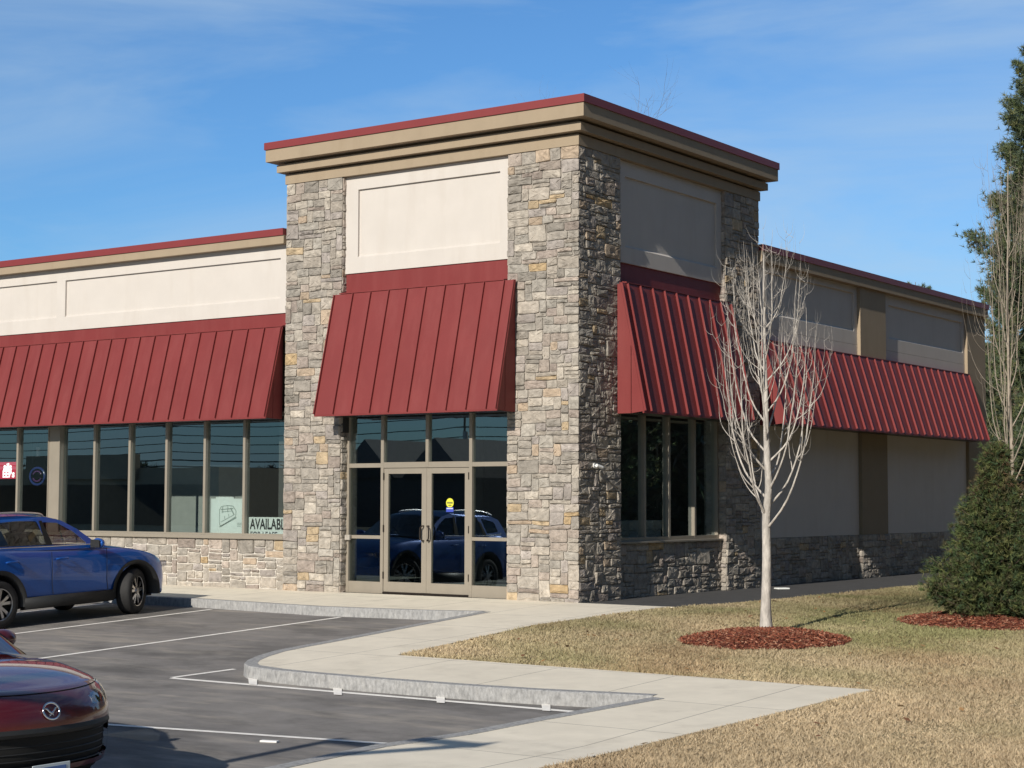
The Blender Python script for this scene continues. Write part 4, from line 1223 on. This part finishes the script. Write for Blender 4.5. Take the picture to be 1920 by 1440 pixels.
def build_suv(label):
    t = thing('parked_suv', label, 'suv')
    Rw = .36
    T = [(-3.60, .60, .52, .98, 1.0), (-3.52, .80, .40, 1.08, 1.10), (-3.25, .895, .32, 1.17, 1.19), (-2.66, .92, .30, 1.165, 1.18), (-2.0, .915, .30, 1.13, 1.15), (-1.2, .915, .30, 1.095, 1.12), (-.65, .92, .30, 1.07, 1.115), (-.1, .925, .30, 1.035, 1.085),
         (.30, .905, .29, .965, 1.015), (.55, .85, .27, .885, .935), (.72, .76, .26, .80, .845), (.83, .63, .27, .73, .765), (.90, .46, .33, .66, .69)]
    mb = lower_body(T, [(0, Rw), (-2.66, Rw)], .435)
    body = mb.build('body', M['blue'], t, True, 40)
    # dark cladding: sills and arch lips
    for sd in (-1, 1):
        mb = MB(); mb.smooth = True
        for ax in (0, -2.66):
            a = np.linspace(-.15, PI + .15, 24); P0 = np.stack([ax + .435 * np.cos(a), 0 * a + sd * .925, Rw + .435 * np.sin(a)], 1); P1 = np.stack([ax + .50 * np.cos(a), 0 * a + sd * .928, Rw + .50 * np.sin(a)], 1); Pi = P0.copy(); Pi[:, 1] = sd * .62
            n = len(a); mb.add(np.concatenate([Pi, P0, P1]), [(k, k + 1, n + k + 1, n + k) for k in range(n - 1)] + [(n + k, n + k + 1, 2 * n + k + 1, 2 * n + k) for k in range(n - 1)])
        mb.prism([(-2.2, sd * .80, .235), (-2.2, sd * .935, .26), (-2.2, sd * .935, .42), (-2.2, sd * .88, .43)], (1.72, 0, 0))
        mb.build('cladding', M['plastic'], t)
    mb = MB()
    for ax in (0, -2.66): mb.box(ax - .43, ax + .43, -.60, .60, .34, .80)
    mb.box(-3.3, .6, -.62, .62, .24, .33); mb.build('underbody', M['black'], t)
    # greenhouse
    wy = lambda x, z: .865 - .36 * max(0, z - 1.08) - .05 * max(0, (-2.3 - x))
    outer = [(-.52, 1.095), (-.78, 1.19), (-1.06, 1.395), (-1.32, 1.53), (-1.6, 1.60), (-2.1, 1.635), (-2.6, 1.63), (-3.05, 1.585), (-3.32, 1.52), (-3.44, 1.33), (-3.50, 1.14), (-3.3, 1.13), (-2.6, 1.13), (-1.9, 1.11), (-1.2, 1.085)]
    wins = [rounded([(-.93, 1.165), (-1.60, 1.175), (-1.70, 1.525), (-1.42, 1.505), (-1.15, 1.36)], .035), rounded([(-1.70, 1.18), (-2.66, 1.20), (-2.52, 1.545), (-2.2, 1.56), (-1.80, 1.545)], .035), rounded([(-2.76, 1.22), (-3.20, 1.27), (-3.12, 1.47), (-2.66, 1.535)], .035)]
    for sd in (-1, 1):
        mb = MB(); flat_with_holes(mb, outer, wins, lambda x, z: (x, sd * wy(x, z), z)); mb.build('side_frame', M['blue'], t)
        for a, b in ((-1.735, -1.60), (-2.72, -2.63)):
            mb = MB(); mb.add([(a, sd * (wy(a, 1.18) + .004), 1.18), (b, sd * (wy(b, 1.18) + .004), 1.18), (b + (-.10 if b > -2 else .1), sd * (wy(b, 1.55) + .004), 1.55), (a + (-.02 if b > -2 else .12), sd * (wy(a, 1.55) + .004), 1.55)], [(0, 1, 2, 3)])
            mb.build('pillar', M['black'], t)
        for w_ in wins:
            mb = MB(); flat_with_holes(mb, w_, [], lambda x, z: (x, sd * (wy(x, z) - .012), z)); mb.build('side_window', M['carglass'], t)
        mb = MB(); mb.tube([(-.80, sd * .872, 1.150), (-1.7, sd * .868, 1.158), (-2.6, sd * .862, 1.178), (-3.2, sd * .835, 1.225)], .008, 6); mb.build('belt_trim', M['chrome'], t)
        # door seams and handles
        for xx in (-.60, -1.68):
            mb = MB(); mb.tube([(xx, sd * .905, 1.08), (xx - .01, sd * .926, .9), (xx - .01, sd * .92, .6), (xx + .02, sd * .905, .44)], .005, 4)
            mb.build('door_seam', M['black'], t)
        for xx in (-1.48, -2.42):
            mb = MB(); mb.tube(smooth_path([(xx - .12, sd * .915, .965), (xx - .08, sd * .945, .972), (xx + .06, sd * .945, .972), (xx + .10, sd * .918, .965)], 10), .016, 8); mb.build('door_handle', M['blue'], t)
        # mirror
        mb = MB(); mb.smooth = True
        bm = bmesh.new(); bmesh.ops.create_uvsphere(bm, u_segments=18, v_segments=12, radius=1)
        for v in bm.verts: v.co = Vector((-.86 + v.co.x * .075 * (1.25 if v.co.x > 0 else .6), sd * (1.00 + v.co.y * .125), 1.165 + v.co.z * .082))
        mb.addbm(bm); mr = mb.build('mirror', M['blue'], t)
        mb = MB(); mb.tube([(-.80, sd * .87, 1.11), (-.83, sd * .95, 1.12)], .028, 8); mb.box(-.925, -.905, sd * .90, sd * 1.10, 1.10, 1.225, bev=.006); mb.build('mirror_foot', M['plastic'], mr)
        # roof rail
        mb = MB(); mb.tube(smooth_path([(-1.62, sd * .63, 1.615), (-1.72, sd * .635, 1.655), (-2.2, sd * .64, 1.685), (-2.8, sd * .635, 1.672), (-3.1, sd * .625, 1.61)], 22), .016, 8); mb.build('roof_rail', M['alu'], t)
        mb = MB(); mb.box(.66, .80, sd * .52, sd * .78, .70, .80, bev=.02); mb.build('headlight', M['lens'], t)
        mb = MB(); mb.box(-3.60, -3.36, sd * .66, sd * .86, .92, 1.12, bev=.03); mb.build('tail_lamp', M['red_cap'], t)
    # roof skin
    mb = MB(); mb.smooth = True; rx = [(-1.32, 1.53), (-1.6, 1.60), (-2.1, 1.635), (-2.6, 1.63), (-3.05, 1.585), (-3.32, 1.52)]
    xs = np.linspace(-1.30, -3.34, 18); zz = cr([-r_[0] for r_ in rx], [r_[1] for r_ in rx], -xs); V = []
    nn = 15
    for x_, z_ in zip(xs, zz):
        e = wy(x_, z_)
        for k in range(nn):
            s_ = -1 + 2 * k / (nn - 1); V.append((x_, s_ * e, z_ + .045 * (1 - abs(s_) ** 2.6)))
    mb.add(V, [(i * nn + k, i * nn + k + 1, (i + 1) * nn + k + 1, (i + 1) * nn + k) for i in range(len(xs) - 1) for k in range(nn - 1)]); mb.build('roof', M['blue'], t)

    def screen(pts, m_, nm):
        mb = MB(); mb.smooth = True; V = []; nn = 13
        for (x_, z_) in pts:
            e = wy(x_, z_) - .002
            for k in range(nn):
                s_ = -1 + 2 * k / (nn - 1); V.append((x_ + .13 * (1 - s_ * s_) * (1 if x_ > -2 else -1), s_ * e, z_ + .04 * (1 - abs(s_) ** 2.6)))
        mb.add(V, [(i * nn + k, i * nn + k + 1, (i + 1) * nn + k + 1, (i + 1) * nn + k) for i in range(len(pts) - 1) for k in range(nn - 1)]); mb.build(nm, m_, t)
    screen([(-.52, 1.095), (-.78, 1.19), (-1.06, 1.395), (-1.32, 1.53)], M['carglass'], 'windscreen')
    screen([(-3.33, 1.52), (-3.44, 1.33), (-3.50, 1.14)], M['carglass'], 'rear_window')
    # cabin
    mb = MB(); mb.box(-3.3, -.62, -.80, .80, 1.02, 1.06)
    for x_ in (-1.72, -2.55):
        for y_ in (-.38, .38):
            mb.prism([(x_ + .30, y_ - .25, .9), (x_ - .0, y_ - .25, .9), (x_ - .22, y_ - .25, 1.36), (x_ - .08, y_ - .25, 1.38)], (0, .5, 0)); mb.box(x_ - .24, x_ - .12, y_ - .13, y_ + .13, 1.38, 1.54, bev=.03)
    mb.box(-1.0, -.62, -.80, .80, 1.04, 1.12); mb.build('seats', M['plastic'], t)
    mb = MB(); a = np.linspace(0, 2 * PI, 25); mb.tube(np.stack([-1.12 + .08 * np.sin(a), .38 + .18 * np.cos(a), 1.16 + .16 * np.sin(a)], 1), .015, 6, cap=False); mb.build('steering_wheel', M['black'], t)
    for (x_, sd) in ((0, -1), (0, 1), (-2.66, -1), (-2.66, 1)):
        wheel(t, 'wheel', (x_, sd * .80, Rw), Rw, .235, sd, R(24) if x_ == 0 else 0, 5)
    return t


suv = build_suv('blue suv parked nose to the kerb in front of the shop window')
fw = G(257, 1151, -.15)
SC = 1.115
suv.scale = (SC, SC, SC)
yy = fw[1]; suv.rotation_euler = (0, -math.atan(SLOPE), PI / 2)
suv.location = (fw[0] - .93 * SC, yy, float(gz(yy)) - .15)


def build_hatch(label):
    """dark red hatchback; its nose is modelled ring by ring"""
    t = thing('parked_hatchback', label, 'car'); Rw = .32
    # main shell from the front wheels back
    T = [(-3.45, .55, .45, .90, .92), (-3.35, .76, .34, .98, 1.0), (-3.0, .86, .26, 1.02, 1.04), (-2.64, .875, .24, 1.02, 1.04), (-1.9, .875, .22, .98, 1.0), (-1.0, .875, .22, .92, .95), (-.45, .875, .22, .88, .91), (.0, .876, .22, .83, .88), (.18, .872, .22, .80, .86)]
    mb = lower_body(T, [(0, Rw), (-2.64, Rw)], .385)
    mb.build('body', M['maroon'], t, True, 40)
    # nose: rings from the chin up to the bonnet edge, then on to the scuttle
    lev = [(.20, .74, .855, .56), (.25, .80, .865, .60), (.33, .835, .872, .62), (.43, .85, .875, .63), (.52, .855, .876, .64), (.58, .855, .876, .645), (.64, .845, .868, .66), (.70, .81, .85, .66), (.745, .765, .82, .64), (.78, .70, .775, .60)]
    nth = 73; th = np.linspace(-PI / 2, PI / 2, nth); e = 2 / 2.12

    def ringp(z, xn, W_, D, back=.17):
        c_, s_ = np.abs(np.cos(th)) ** e, np.sign(np.sin(th)) * np.abs(np.sin(th)) ** e
        x_ = np.maximum(back + (xn - back) * c_, back)
        return np.stack([x_, W_ * s_, np.full(nth, z) + (.030 * max(0, (z - .5) / .28)) * np.abs(s_) ** 2.2 * 1.0], 1)
    rings = [ringp(*l) for l in lev]
    top = rings[-1]
    cowl = np.stack([-.50 + .10 * np.cos(th), .80 * np.sin(th), .915 - .05 * np.abs(np.sin(th)) ** 3], 1)
    for q in np.linspace(.08, 1, 14):
        P = top * (1 - q) + cowl * q; P[:, 2] += .045 * math.sin(q * PI) * (1 - .35 * np.abs(np.sin(th)) ** 2) + .012 * np.abs(np.sin(th)) ** 6 * math.sin(q * PI)
        rings.append(P)
    # denser vertically in the fascia
    RR = np.array(rings); fine = smooth_path(RR.reshape(len(RR), -1), 4 * (len(RR) - 1) + 1).reshape(-1, nth, 3)
    K = len(fine)
    zc = fine[:, nth // 2, 2]; sn = np.sin(th)
    zlow = 4 * (len(lev) - 1)

    def region(i, k):
        """which part a cell of the nose belongs to"""
        z_ = fine[i, nth // 2, 2]; s_ = abs(math.sin((th[k] + th[min(k + 1, nth - 1)]) / 2))
        if i < zlow:
            up = .565 + .035 * s_ ** 2 * 2.0
            if s_ < .80 and .27 + .10 * max(0, s_ - .5) < z_ < up - .04 - .10 * max(0, s_ - .55): return 1
            if .86 < s_ < .965 and .30 < z_ < .42: return 1
            if z_ < .235: return 1
        c_ = (fine[i, k] + fine[i + 1, k] + fine[i, k + 1] + fine[i + 1, k + 1]) / 4; ay = abs(c_[1]); a_ = (ay - .40) / .42
        if 0 < a_ < 1.04 and zlow - 18 < i < zlow + 9 and c_[0] > .18:
            if .665 + .01 * a_ < c_[2] < .70 + .13 * a_ ** .8: return 2
        return 0
    parts = {0: MB(), 1: MB(), 2: MB()}
    for p_ in parts.values(): p_.smooth = True
    cells = {0: [], 1: [], 2: []}
    for i in range(K - 1):
        for k in range(nth - 1): cells[region(i, k)].append((i * nth + k, i * nth + k + 1, (i + 1) * nth + k + 1, (i + 1) * nth + k))
    flat = fine.reshape(-1, 3)
    parts[0].add(flat, cells[0]); nose = parts[0].build('nose', M['maroon'], t)
    g_ = flat.copy(); g_[:, 0] -= .035; g_[:, 1] *= .985
    parts[1].add(g_, cells[1]); gr = parts[1].build('grille', M['black'], t)
    mb = MB()
    for z_ in (.30, .345, .39, .435, .48):
        P = ringp(z_, .835, .86, .62)[15:-15]; mb.tube(P - [.022, 0, 0], .005, 5)
    P = ringp(.53, .838, .86, .62)[17:-17]; mb.tube(P - [.004, 0, 0], .034, 8); mb.build('grille_bar', M['plastic'], gr)
    for sd in (-1, 1):
        l_ = MB(); l_.smooth = True; sel = [f for f in cells[2] if flat[f[0]][1] * sd > 0]
        l_.add(flat, sel); hl = l_.build('headlight', M['lens'], t)
        l_ = MB(); l_.smooth = True; f2 = flat.copy(); f2[:, 0] -= .07; f2[:, 1] *= .93; f2[:, 2] -= .02; l_.add(f2, sel); l_.build('reflector', M['chrome'], hl)
        l_ = MB(); l_.smooth = True
        bm = bmesh.new(); bmesh.ops.create_uvsphere(bm, u_segments=16, v_segments=10, radius=.055); bmesh.ops.translate(bm, verts=bm.verts, vec=(.50, sd * .64, .735)); l_.addbm(bm); l_.build('lamp', M['white'], hl)
    # bonnet shut line
    mb = MB(); P = fine[zlow - 2, 12:-12].copy(); P += [.002, 0, .001]; mb.tube(P, .0035, 4); mb.build('bonnet_seam', M['black'], t)
    # badge: oval ring with a spread-wing mark
    xb = float(cr([l[0] for l in lev], [l[1] for l in lev], .66)) + .012
    mb = MB(); a = np.linspace(0, 2 * PI, 41); mb.tube(np.stack([xb - .35 * .052 * np.sin(a) + 0 * a, .066 * np.cos(a), .655 + .052 * np.sin(a)], 1), .0075, 8, cap=False)
    for sd in (-1, 1):
        mb.tube(smooth_path([(xb + .004, 0, .640), (xb + .0, sd * .018, .652), (xb - .006, sd * .038, .672), (xb - .01, sd * .060, .672)], 10), [.009] * 3 + [.007] * 4 + [.004] * 3, 6)
        mb.tube([(xb + .004, 0, .640), (xb + .004, sd * .02, .622)], [.006, .003], 6)
    mb.smooth = True; mb.build('badge', M['chrome'], t)
    # number plate
    m_, nt_, b_ = nodes('plate_face'); b_.inputs['Base Color'].default_value = (.55, .62, .66, 1); b_.inputs['Roughness'].default_value = .4
    mb = MB(); mb.box(.855, .862, -.155, .155, .160, .315, bev=.004); pt = mb.build('number_plate', m_, t)
    mb = MB(); mb.box(.8625, .864, -.12, .12, .272, .295); mb.build('plate_band', mat('blue_print', (.10, .18, .42), .5), pt)
    mb = MB()
    for k in range(6): mb.box(.8625, .864, -.12 + k * .044, -.095 + k * .044, .185, .25)
    mb.build('plate_print', mat('green_print', (.05, .12, .10), .5), pt)
    # greenhouse
    wy = lambda x, z: .80 - .42 * max(0, z - .95) - .05 * max(0, (-2.4 - x))
    outer = [(-.42, .90), (-.75, 1.07), (-1.15, 1.33), (-1.5, 1.44), (-2.0, 1.47), (-2.6, 1.42), (-3.0, 1.30), (-3.3, 1.05), (-3.2, 1.0), (-2.4, .97), (-1.4, .93)]
    wins = [rounded([(-.85, 1.02), (-1.72, 1.03), (-1.76, 1.40), (-1.45, 1.38), (-1.15, 1.26)], .03), rounded([(-1.82, 1.035), (-2.72, 1.06), (-2.6, 1.33), (-2.2, 1.40), (-1.86, 1.405)], .03)]
    for sd in (-1, 1):
        mb = MB(); flat_with_holes(mb, outer, wins, lambda x, z: (x, sd * wy(x, z), z)); mb.build('side_frame', M['maroon'], t)
        for w_ in wins:
            mb = MB(); flat_with_holes(mb, w_, [], lambda x, z: (x, sd * (wy(x, z) - .01), z)); mb.build('side_window', M['carglass'], t)
        mb = MB(); mb.smooth = True; bm = bmesh.new(); bmesh.ops.create_uvsphere(bm, u_segments=18, v_segments=12, radius=1)
        for v in bm.verts: v.co = Vector((-.88 + v.co.x * .07 * (1.2 if v.co.x > 0 else .6), sd * (.93 + v.co.y * .12), .985 + v.co.z * .075))
        mb.addbm(bm); mr = mb.build('mirror', M['maroon'], t)
        mb = MB(); mb.tube([(-.80, sd * .79, .93), (-.86, sd * .88, .95)], .022, 8); mb.build('mirror_foot', M['plastic'], mr)
        mb = MB(); mb.box(-3.46, -3.2, sd * .6, sd * .80, .80, .95, bev=.03); mb.build('tail_lamp', M['red_cap'], t)
    mb = MB(); mb.smooth = True; nn = 13; V = []
    rx = outer[:8]; xs = [p[0] for p in rx]; zs = [p[1] for p in rx]
    for x_, z_ in zip(xs, zs):
        for k in range(nn):
            s_ = -1 + 2 * k / (nn - 1); V.append((x_ + (.12 * (1 - s_ * s_) if x_ > -1.3 else 0), s_ * wy(x_, z_), z_ + .04 * (1 - abs(s_) ** 2.6)))
    F = [(i * nn + k, i * nn + k + 1, (i + 1) * nn + k + 1, (i + 1) * nn + k) for i in range(7) for k in range(nn - 1)]
    gl = MB(); gl.smooth = True; gl.add(V, F[:3 * (nn - 1)]); gl.build('windscreen', M['carglass'], t)
    mb.add(V, F[3 * (nn - 1):5 * (nn - 1)]); mb.build('roof', M['maroon'], t)
    gl = MB(); gl.smooth = True; gl.add(V, F[5 * (nn - 1):]); gl.build('rear_window', M['carglass'], t)
    mb = MB(); mb.box(-3.2, -.6, -.76, .76, .86, .9)
    for x_ in (-1.75, -2.55):
        for y_ in (-.36, .36): mb.prism([(x_ + .28, y_ - .24, .8), (x_, y_ - .24, .8), (x_ - .2, y_ - .24, 1.2), (x_ - .08, y_ - .24, 1.22)], (0, .48, 0)); mb.box(x_ - .22, x_ - .10, y_ - .12, y_ + .12, 1.22, 1.36, bev=.03)
    mb.build('seats', M['plastic'], t)
    mb = MB()
    for ax in (0, -2.64): mb.box(ax - .38, ax + .38, -.56, .56, .30, .70)
    mb.box(-3.2, .5, -.58, .58, .17, .28); mb.build('underbody', M['black'], t)
    for (x_, sd) in ((0, -1), (0, 1), (-2.64, -1), (-2.64, 1)): wheel(t, 'wheel', (x_, sd * .765, Rw), Rw, .21, sd, 0, 5)
    return t


car = build_hatch('dark red hatchback in the left foreground, only its nose in view')
CS = 1.13
Yc = -16.35
# put the badge where the photograph has it
d = ray(100, 1338); tt = (Yc - CAM[1]) / d[1]; bp_ = CAM + d * tt
car.scale = (CS,) * 3
car.location = (bp_[0] - .85 * CS, Yc, float(gz(Yc)) - .15)
car.rotation_euler = (0, 0, R(-1.0))

# ================================================================== ACROSS THE STREET: what the shop windows mirror
t = thing('utility_pole', 'wooden utility pole across the street, mirrored in the shop windows', 'pole', (-130, -115, -.6), 'utility poles along the street')
mb = MB(); mb.tube([(0, 0, 0), (.05, 0, 11.5)], [.17, .11], 12); mb.build('shaft', M['wood'], t)
mb = MB(); mb.box(-1.3, 1.3, -.08, .08, 10.6, 10.75); mb.box(-.9, .9, -.08, .08, 9.6, 9.72); mb.build('crossarm', M['wood'], t)
mb = MB(); mb.cyl((.3, .25, 8.3), Z, .25, .9, 16); mb.build('transformer', M['mortar'], t)
poles = [t]
for xx in (-180, -88, -40):
    c = copy_tree(t); c.location = (xx, -115, -.6); poles.append(c)
for c, lab in zip(poles, ('utility pole across the street, second from the left end', 'utility pole across the street at the far left end', 'utility pole across the street, third from the left end', 'utility pole across the street at the far right end')): c['label'] = lab
for k, (zz, yy) in enumerate(((9.1, 0), (10.15, .9), (8.2, -.9), (7.2, .4), (6.3, 0), (5.6, .1))):
    mb = MB(); P = []
    for a, b in ((-180, -130), (-130, -88), (-88, -40)):
        for q in np.linspace(0, 1, 9)[:-1]: P.append((a + (b - a) * q, -115 + yy, zz - .5 * 4 * q * (1 - q)))
    P.append((-40, -115 + yy, zz)); mb.tube(P, .045 + .03 * (k > 3), 5)
    tag(mb.build('power_line', M['black']), ['highest of the power lines strung between the street poles', 'power line strung on the near end of the crossarms', 'power line strung on the far end of the crossarms', 'power line strung on the lower crossarms', 'thick cable strung below the crossarms', 'lowest thick cable strung between the street poles'][k], 'power line', 'power lines over the street')
t = thing('street_shop', 'long low flat roofed shop across the street', 'building', (-84, -68, -.6))
mb = MB(); mb.box(-16, 14, -6, 6, 0, 4.6); mb.box(-6, 6, 5.9, 6.4, 3.8, 5.6); mb.build('wall', M['brown'], t)
mb = MB(); mb.box(-13, 13, 6.01, 6.08, .5, 3.4); mb.build('window', M['black'], t)
t = thing('gabled_house', 'twin gabled house across the street', 'house', (-76, -95, -.6))
mb = MB(); mb.box(-7, 7, -5, 5, 0, 4.2); mb.build('wall', M['interior'], t)
mb = MB()
for a in (-4.0, 3.6): mb.prism([(a - 3.4, -5.3, 4.2), (a + 3.4, -5.3, 4.2), (a, -5.3, 7.6)], (0, 10.6, 0))
mb.build('roof', M['path'], t)
woods((-280, -150), (40, -140), 5.6, 11000, 57, 'dark line of woods across the street behind the shops')

# street sign off to the left of the camera: its shadow falls across the near walk
s_tip = G(925, 1394); el, az = R(28), R(5.0)
hs = 4.6; L = hs / math.tan(el)
base_ = (s_tip[0] + math.sin(az) * L, s_tip[1] - math.cos(az) * L)
t = thing('real_estate_frame', 'wooden sign post with a hanging arm out of frame whose shadow crosses the near walk', 'sign post', (base_[0] - 2.0, base_[1], float(gz(base_[1])) - .1))
mb = MB(); mb.box(-.06, .06, -.06, .06, 0, hs + .1); mb.build('post', M['wood'], t)
mb = MB(); mb.box(.061, 2.0, -.05, .05, hs - .06, hs + .06); mb.build('arm', M['wood'], t)
mb = MB(); mb.prism([(2.0, -.05, hs), (2.0, .05, hs), (.061, .05, hs - 1.7), (.061, -.05, hs - 1.7)], (0, 0, .15)); mb.build('brace', M['wood'], t)

# ================================================================== LIGHT, SKY, CAMERA
SUN_EL, SUN_AZ = el, az          # azimuth measured from -Y towards +X
sv = Vector((math.sin(SUN_AZ) * math.cos(SUN_EL), -math.cos(SUN_AZ) * math.cos(SUN_EL), math.sin(SUN_EL)))
sl = bpy.data.lights.new('sun', 'SUN'); sl.energy = 4.9; sl.angle = R(.53); sl.color = (1.0, .93, .82)
so = bpy.data.objects.new('sun', sl); COL.objects.link(so); so.rotation_euler = sv.to_track_quat('Z', 'Y').to_euler()

w = bpy.data.worlds.new('World'); scene.world = w; w.use_nodes = True; nt = w.node_tree; L = nt.links
bg = nt.nodes['Background']; bg.inputs['Strength'].default_value = .066
sky = nt.nodes.new('ShaderNodeTexSky'); sky.sky_type = 'NISHITA'; sky.sun_disc = False; sky.sun_elevation = SUN_EL
sky.sun_rotation = math.atan2(sv.x, sv.y)
sky.air_density = 1.0; sky.dust_density = .6; sky.ozone_density = 2.2
tc = nt.nodes.new('ShaderNodeTexCoord'); mp = nt.nodes.new('ShaderNodeMapping'); mp.inputs['Scale'].default_value = (1.1, 1.1, 5.5); mp.inputs['Rotation'].default_value = (0.22, .12, .4)
L.new(tc.outputs['Generated'], mp.inputs['Vector'])
n = nt.nodes.new('ShaderNodeTexNoise'); n.inputs['Scale'].default_value = 2.6; n.inputs['Detail'].default_value = 9; n.inputs['Roughness'].default_value = .55; n.inputs['Distortion'].default_value = .6
L.new(mp.outputs[0], n.inputs['Vector'])
rp = nt.nodes.new('ShaderNodeValToRGB'); rp.color_ramp.elements[0].position = .38; rp.color_ramp.elements[1].position = .66
rp.color_ramp.elements[0].color = (0, 0, 0, 1); rp.color_ramp.elements[1].color = (.55, .55, .55, 1)
L.new(n.outputs['Fac'], rp.inputs['Fac'])
mx = nt.nodes.new('ShaderNodeMix'); mx.data_type = 'RGBA'; L.new(rp.outputs['Color'], mx.inputs['Factor']); gn = nt.nodes.new('ShaderNodeMix'); gn.data_type = 'RGBA'; gn.blend_type = 'MULTIPLY'; gn.inputs['Factor'].default_value = 1; gn.inputs[7].default_value = (.86, 1.42, 1.95, 1); L.new(sky.outputs[0], gn.inputs[6]); L.new(gn.outputs[2], mx.inputs[6]); mx.inputs[7].default_value = (7.0, 9.2, 11.5, 1)
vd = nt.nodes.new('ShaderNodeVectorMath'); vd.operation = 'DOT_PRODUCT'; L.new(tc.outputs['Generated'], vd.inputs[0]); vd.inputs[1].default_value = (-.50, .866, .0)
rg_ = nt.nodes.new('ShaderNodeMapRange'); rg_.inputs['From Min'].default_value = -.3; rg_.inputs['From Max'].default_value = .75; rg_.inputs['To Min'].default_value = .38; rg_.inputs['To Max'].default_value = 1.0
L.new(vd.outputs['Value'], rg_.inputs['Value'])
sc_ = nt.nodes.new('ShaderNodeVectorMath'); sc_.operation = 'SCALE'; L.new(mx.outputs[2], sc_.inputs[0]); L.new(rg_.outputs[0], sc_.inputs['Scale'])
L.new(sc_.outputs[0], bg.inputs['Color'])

cd = bpy.data.cameras.new('camera'); cd.sensor_width = 36; cd.lens = 36 * FPX / 1920; cd.clip_end = 2000; cd.clip_start = .1
co = bpy.data.objects.new('camera', cd); COL.objects.link(co)
mtx = Matrix((tuple(AX_R), tuple(AX_U), tuple(-AX_F))).transposed().to_4x4(); mtx.translation = Vector(CAM); co.matrix_world = mtx
scene.camera = co
scene.view_settings.view_transform = 'Standard'; scene.view_settings.look = 'None'; scene.view_settings.exposure = 0; scene.view_settings.gamma = 1
scene.cycles.max_bounces = 8; scene.cycles.transparent_max_bounces = 12
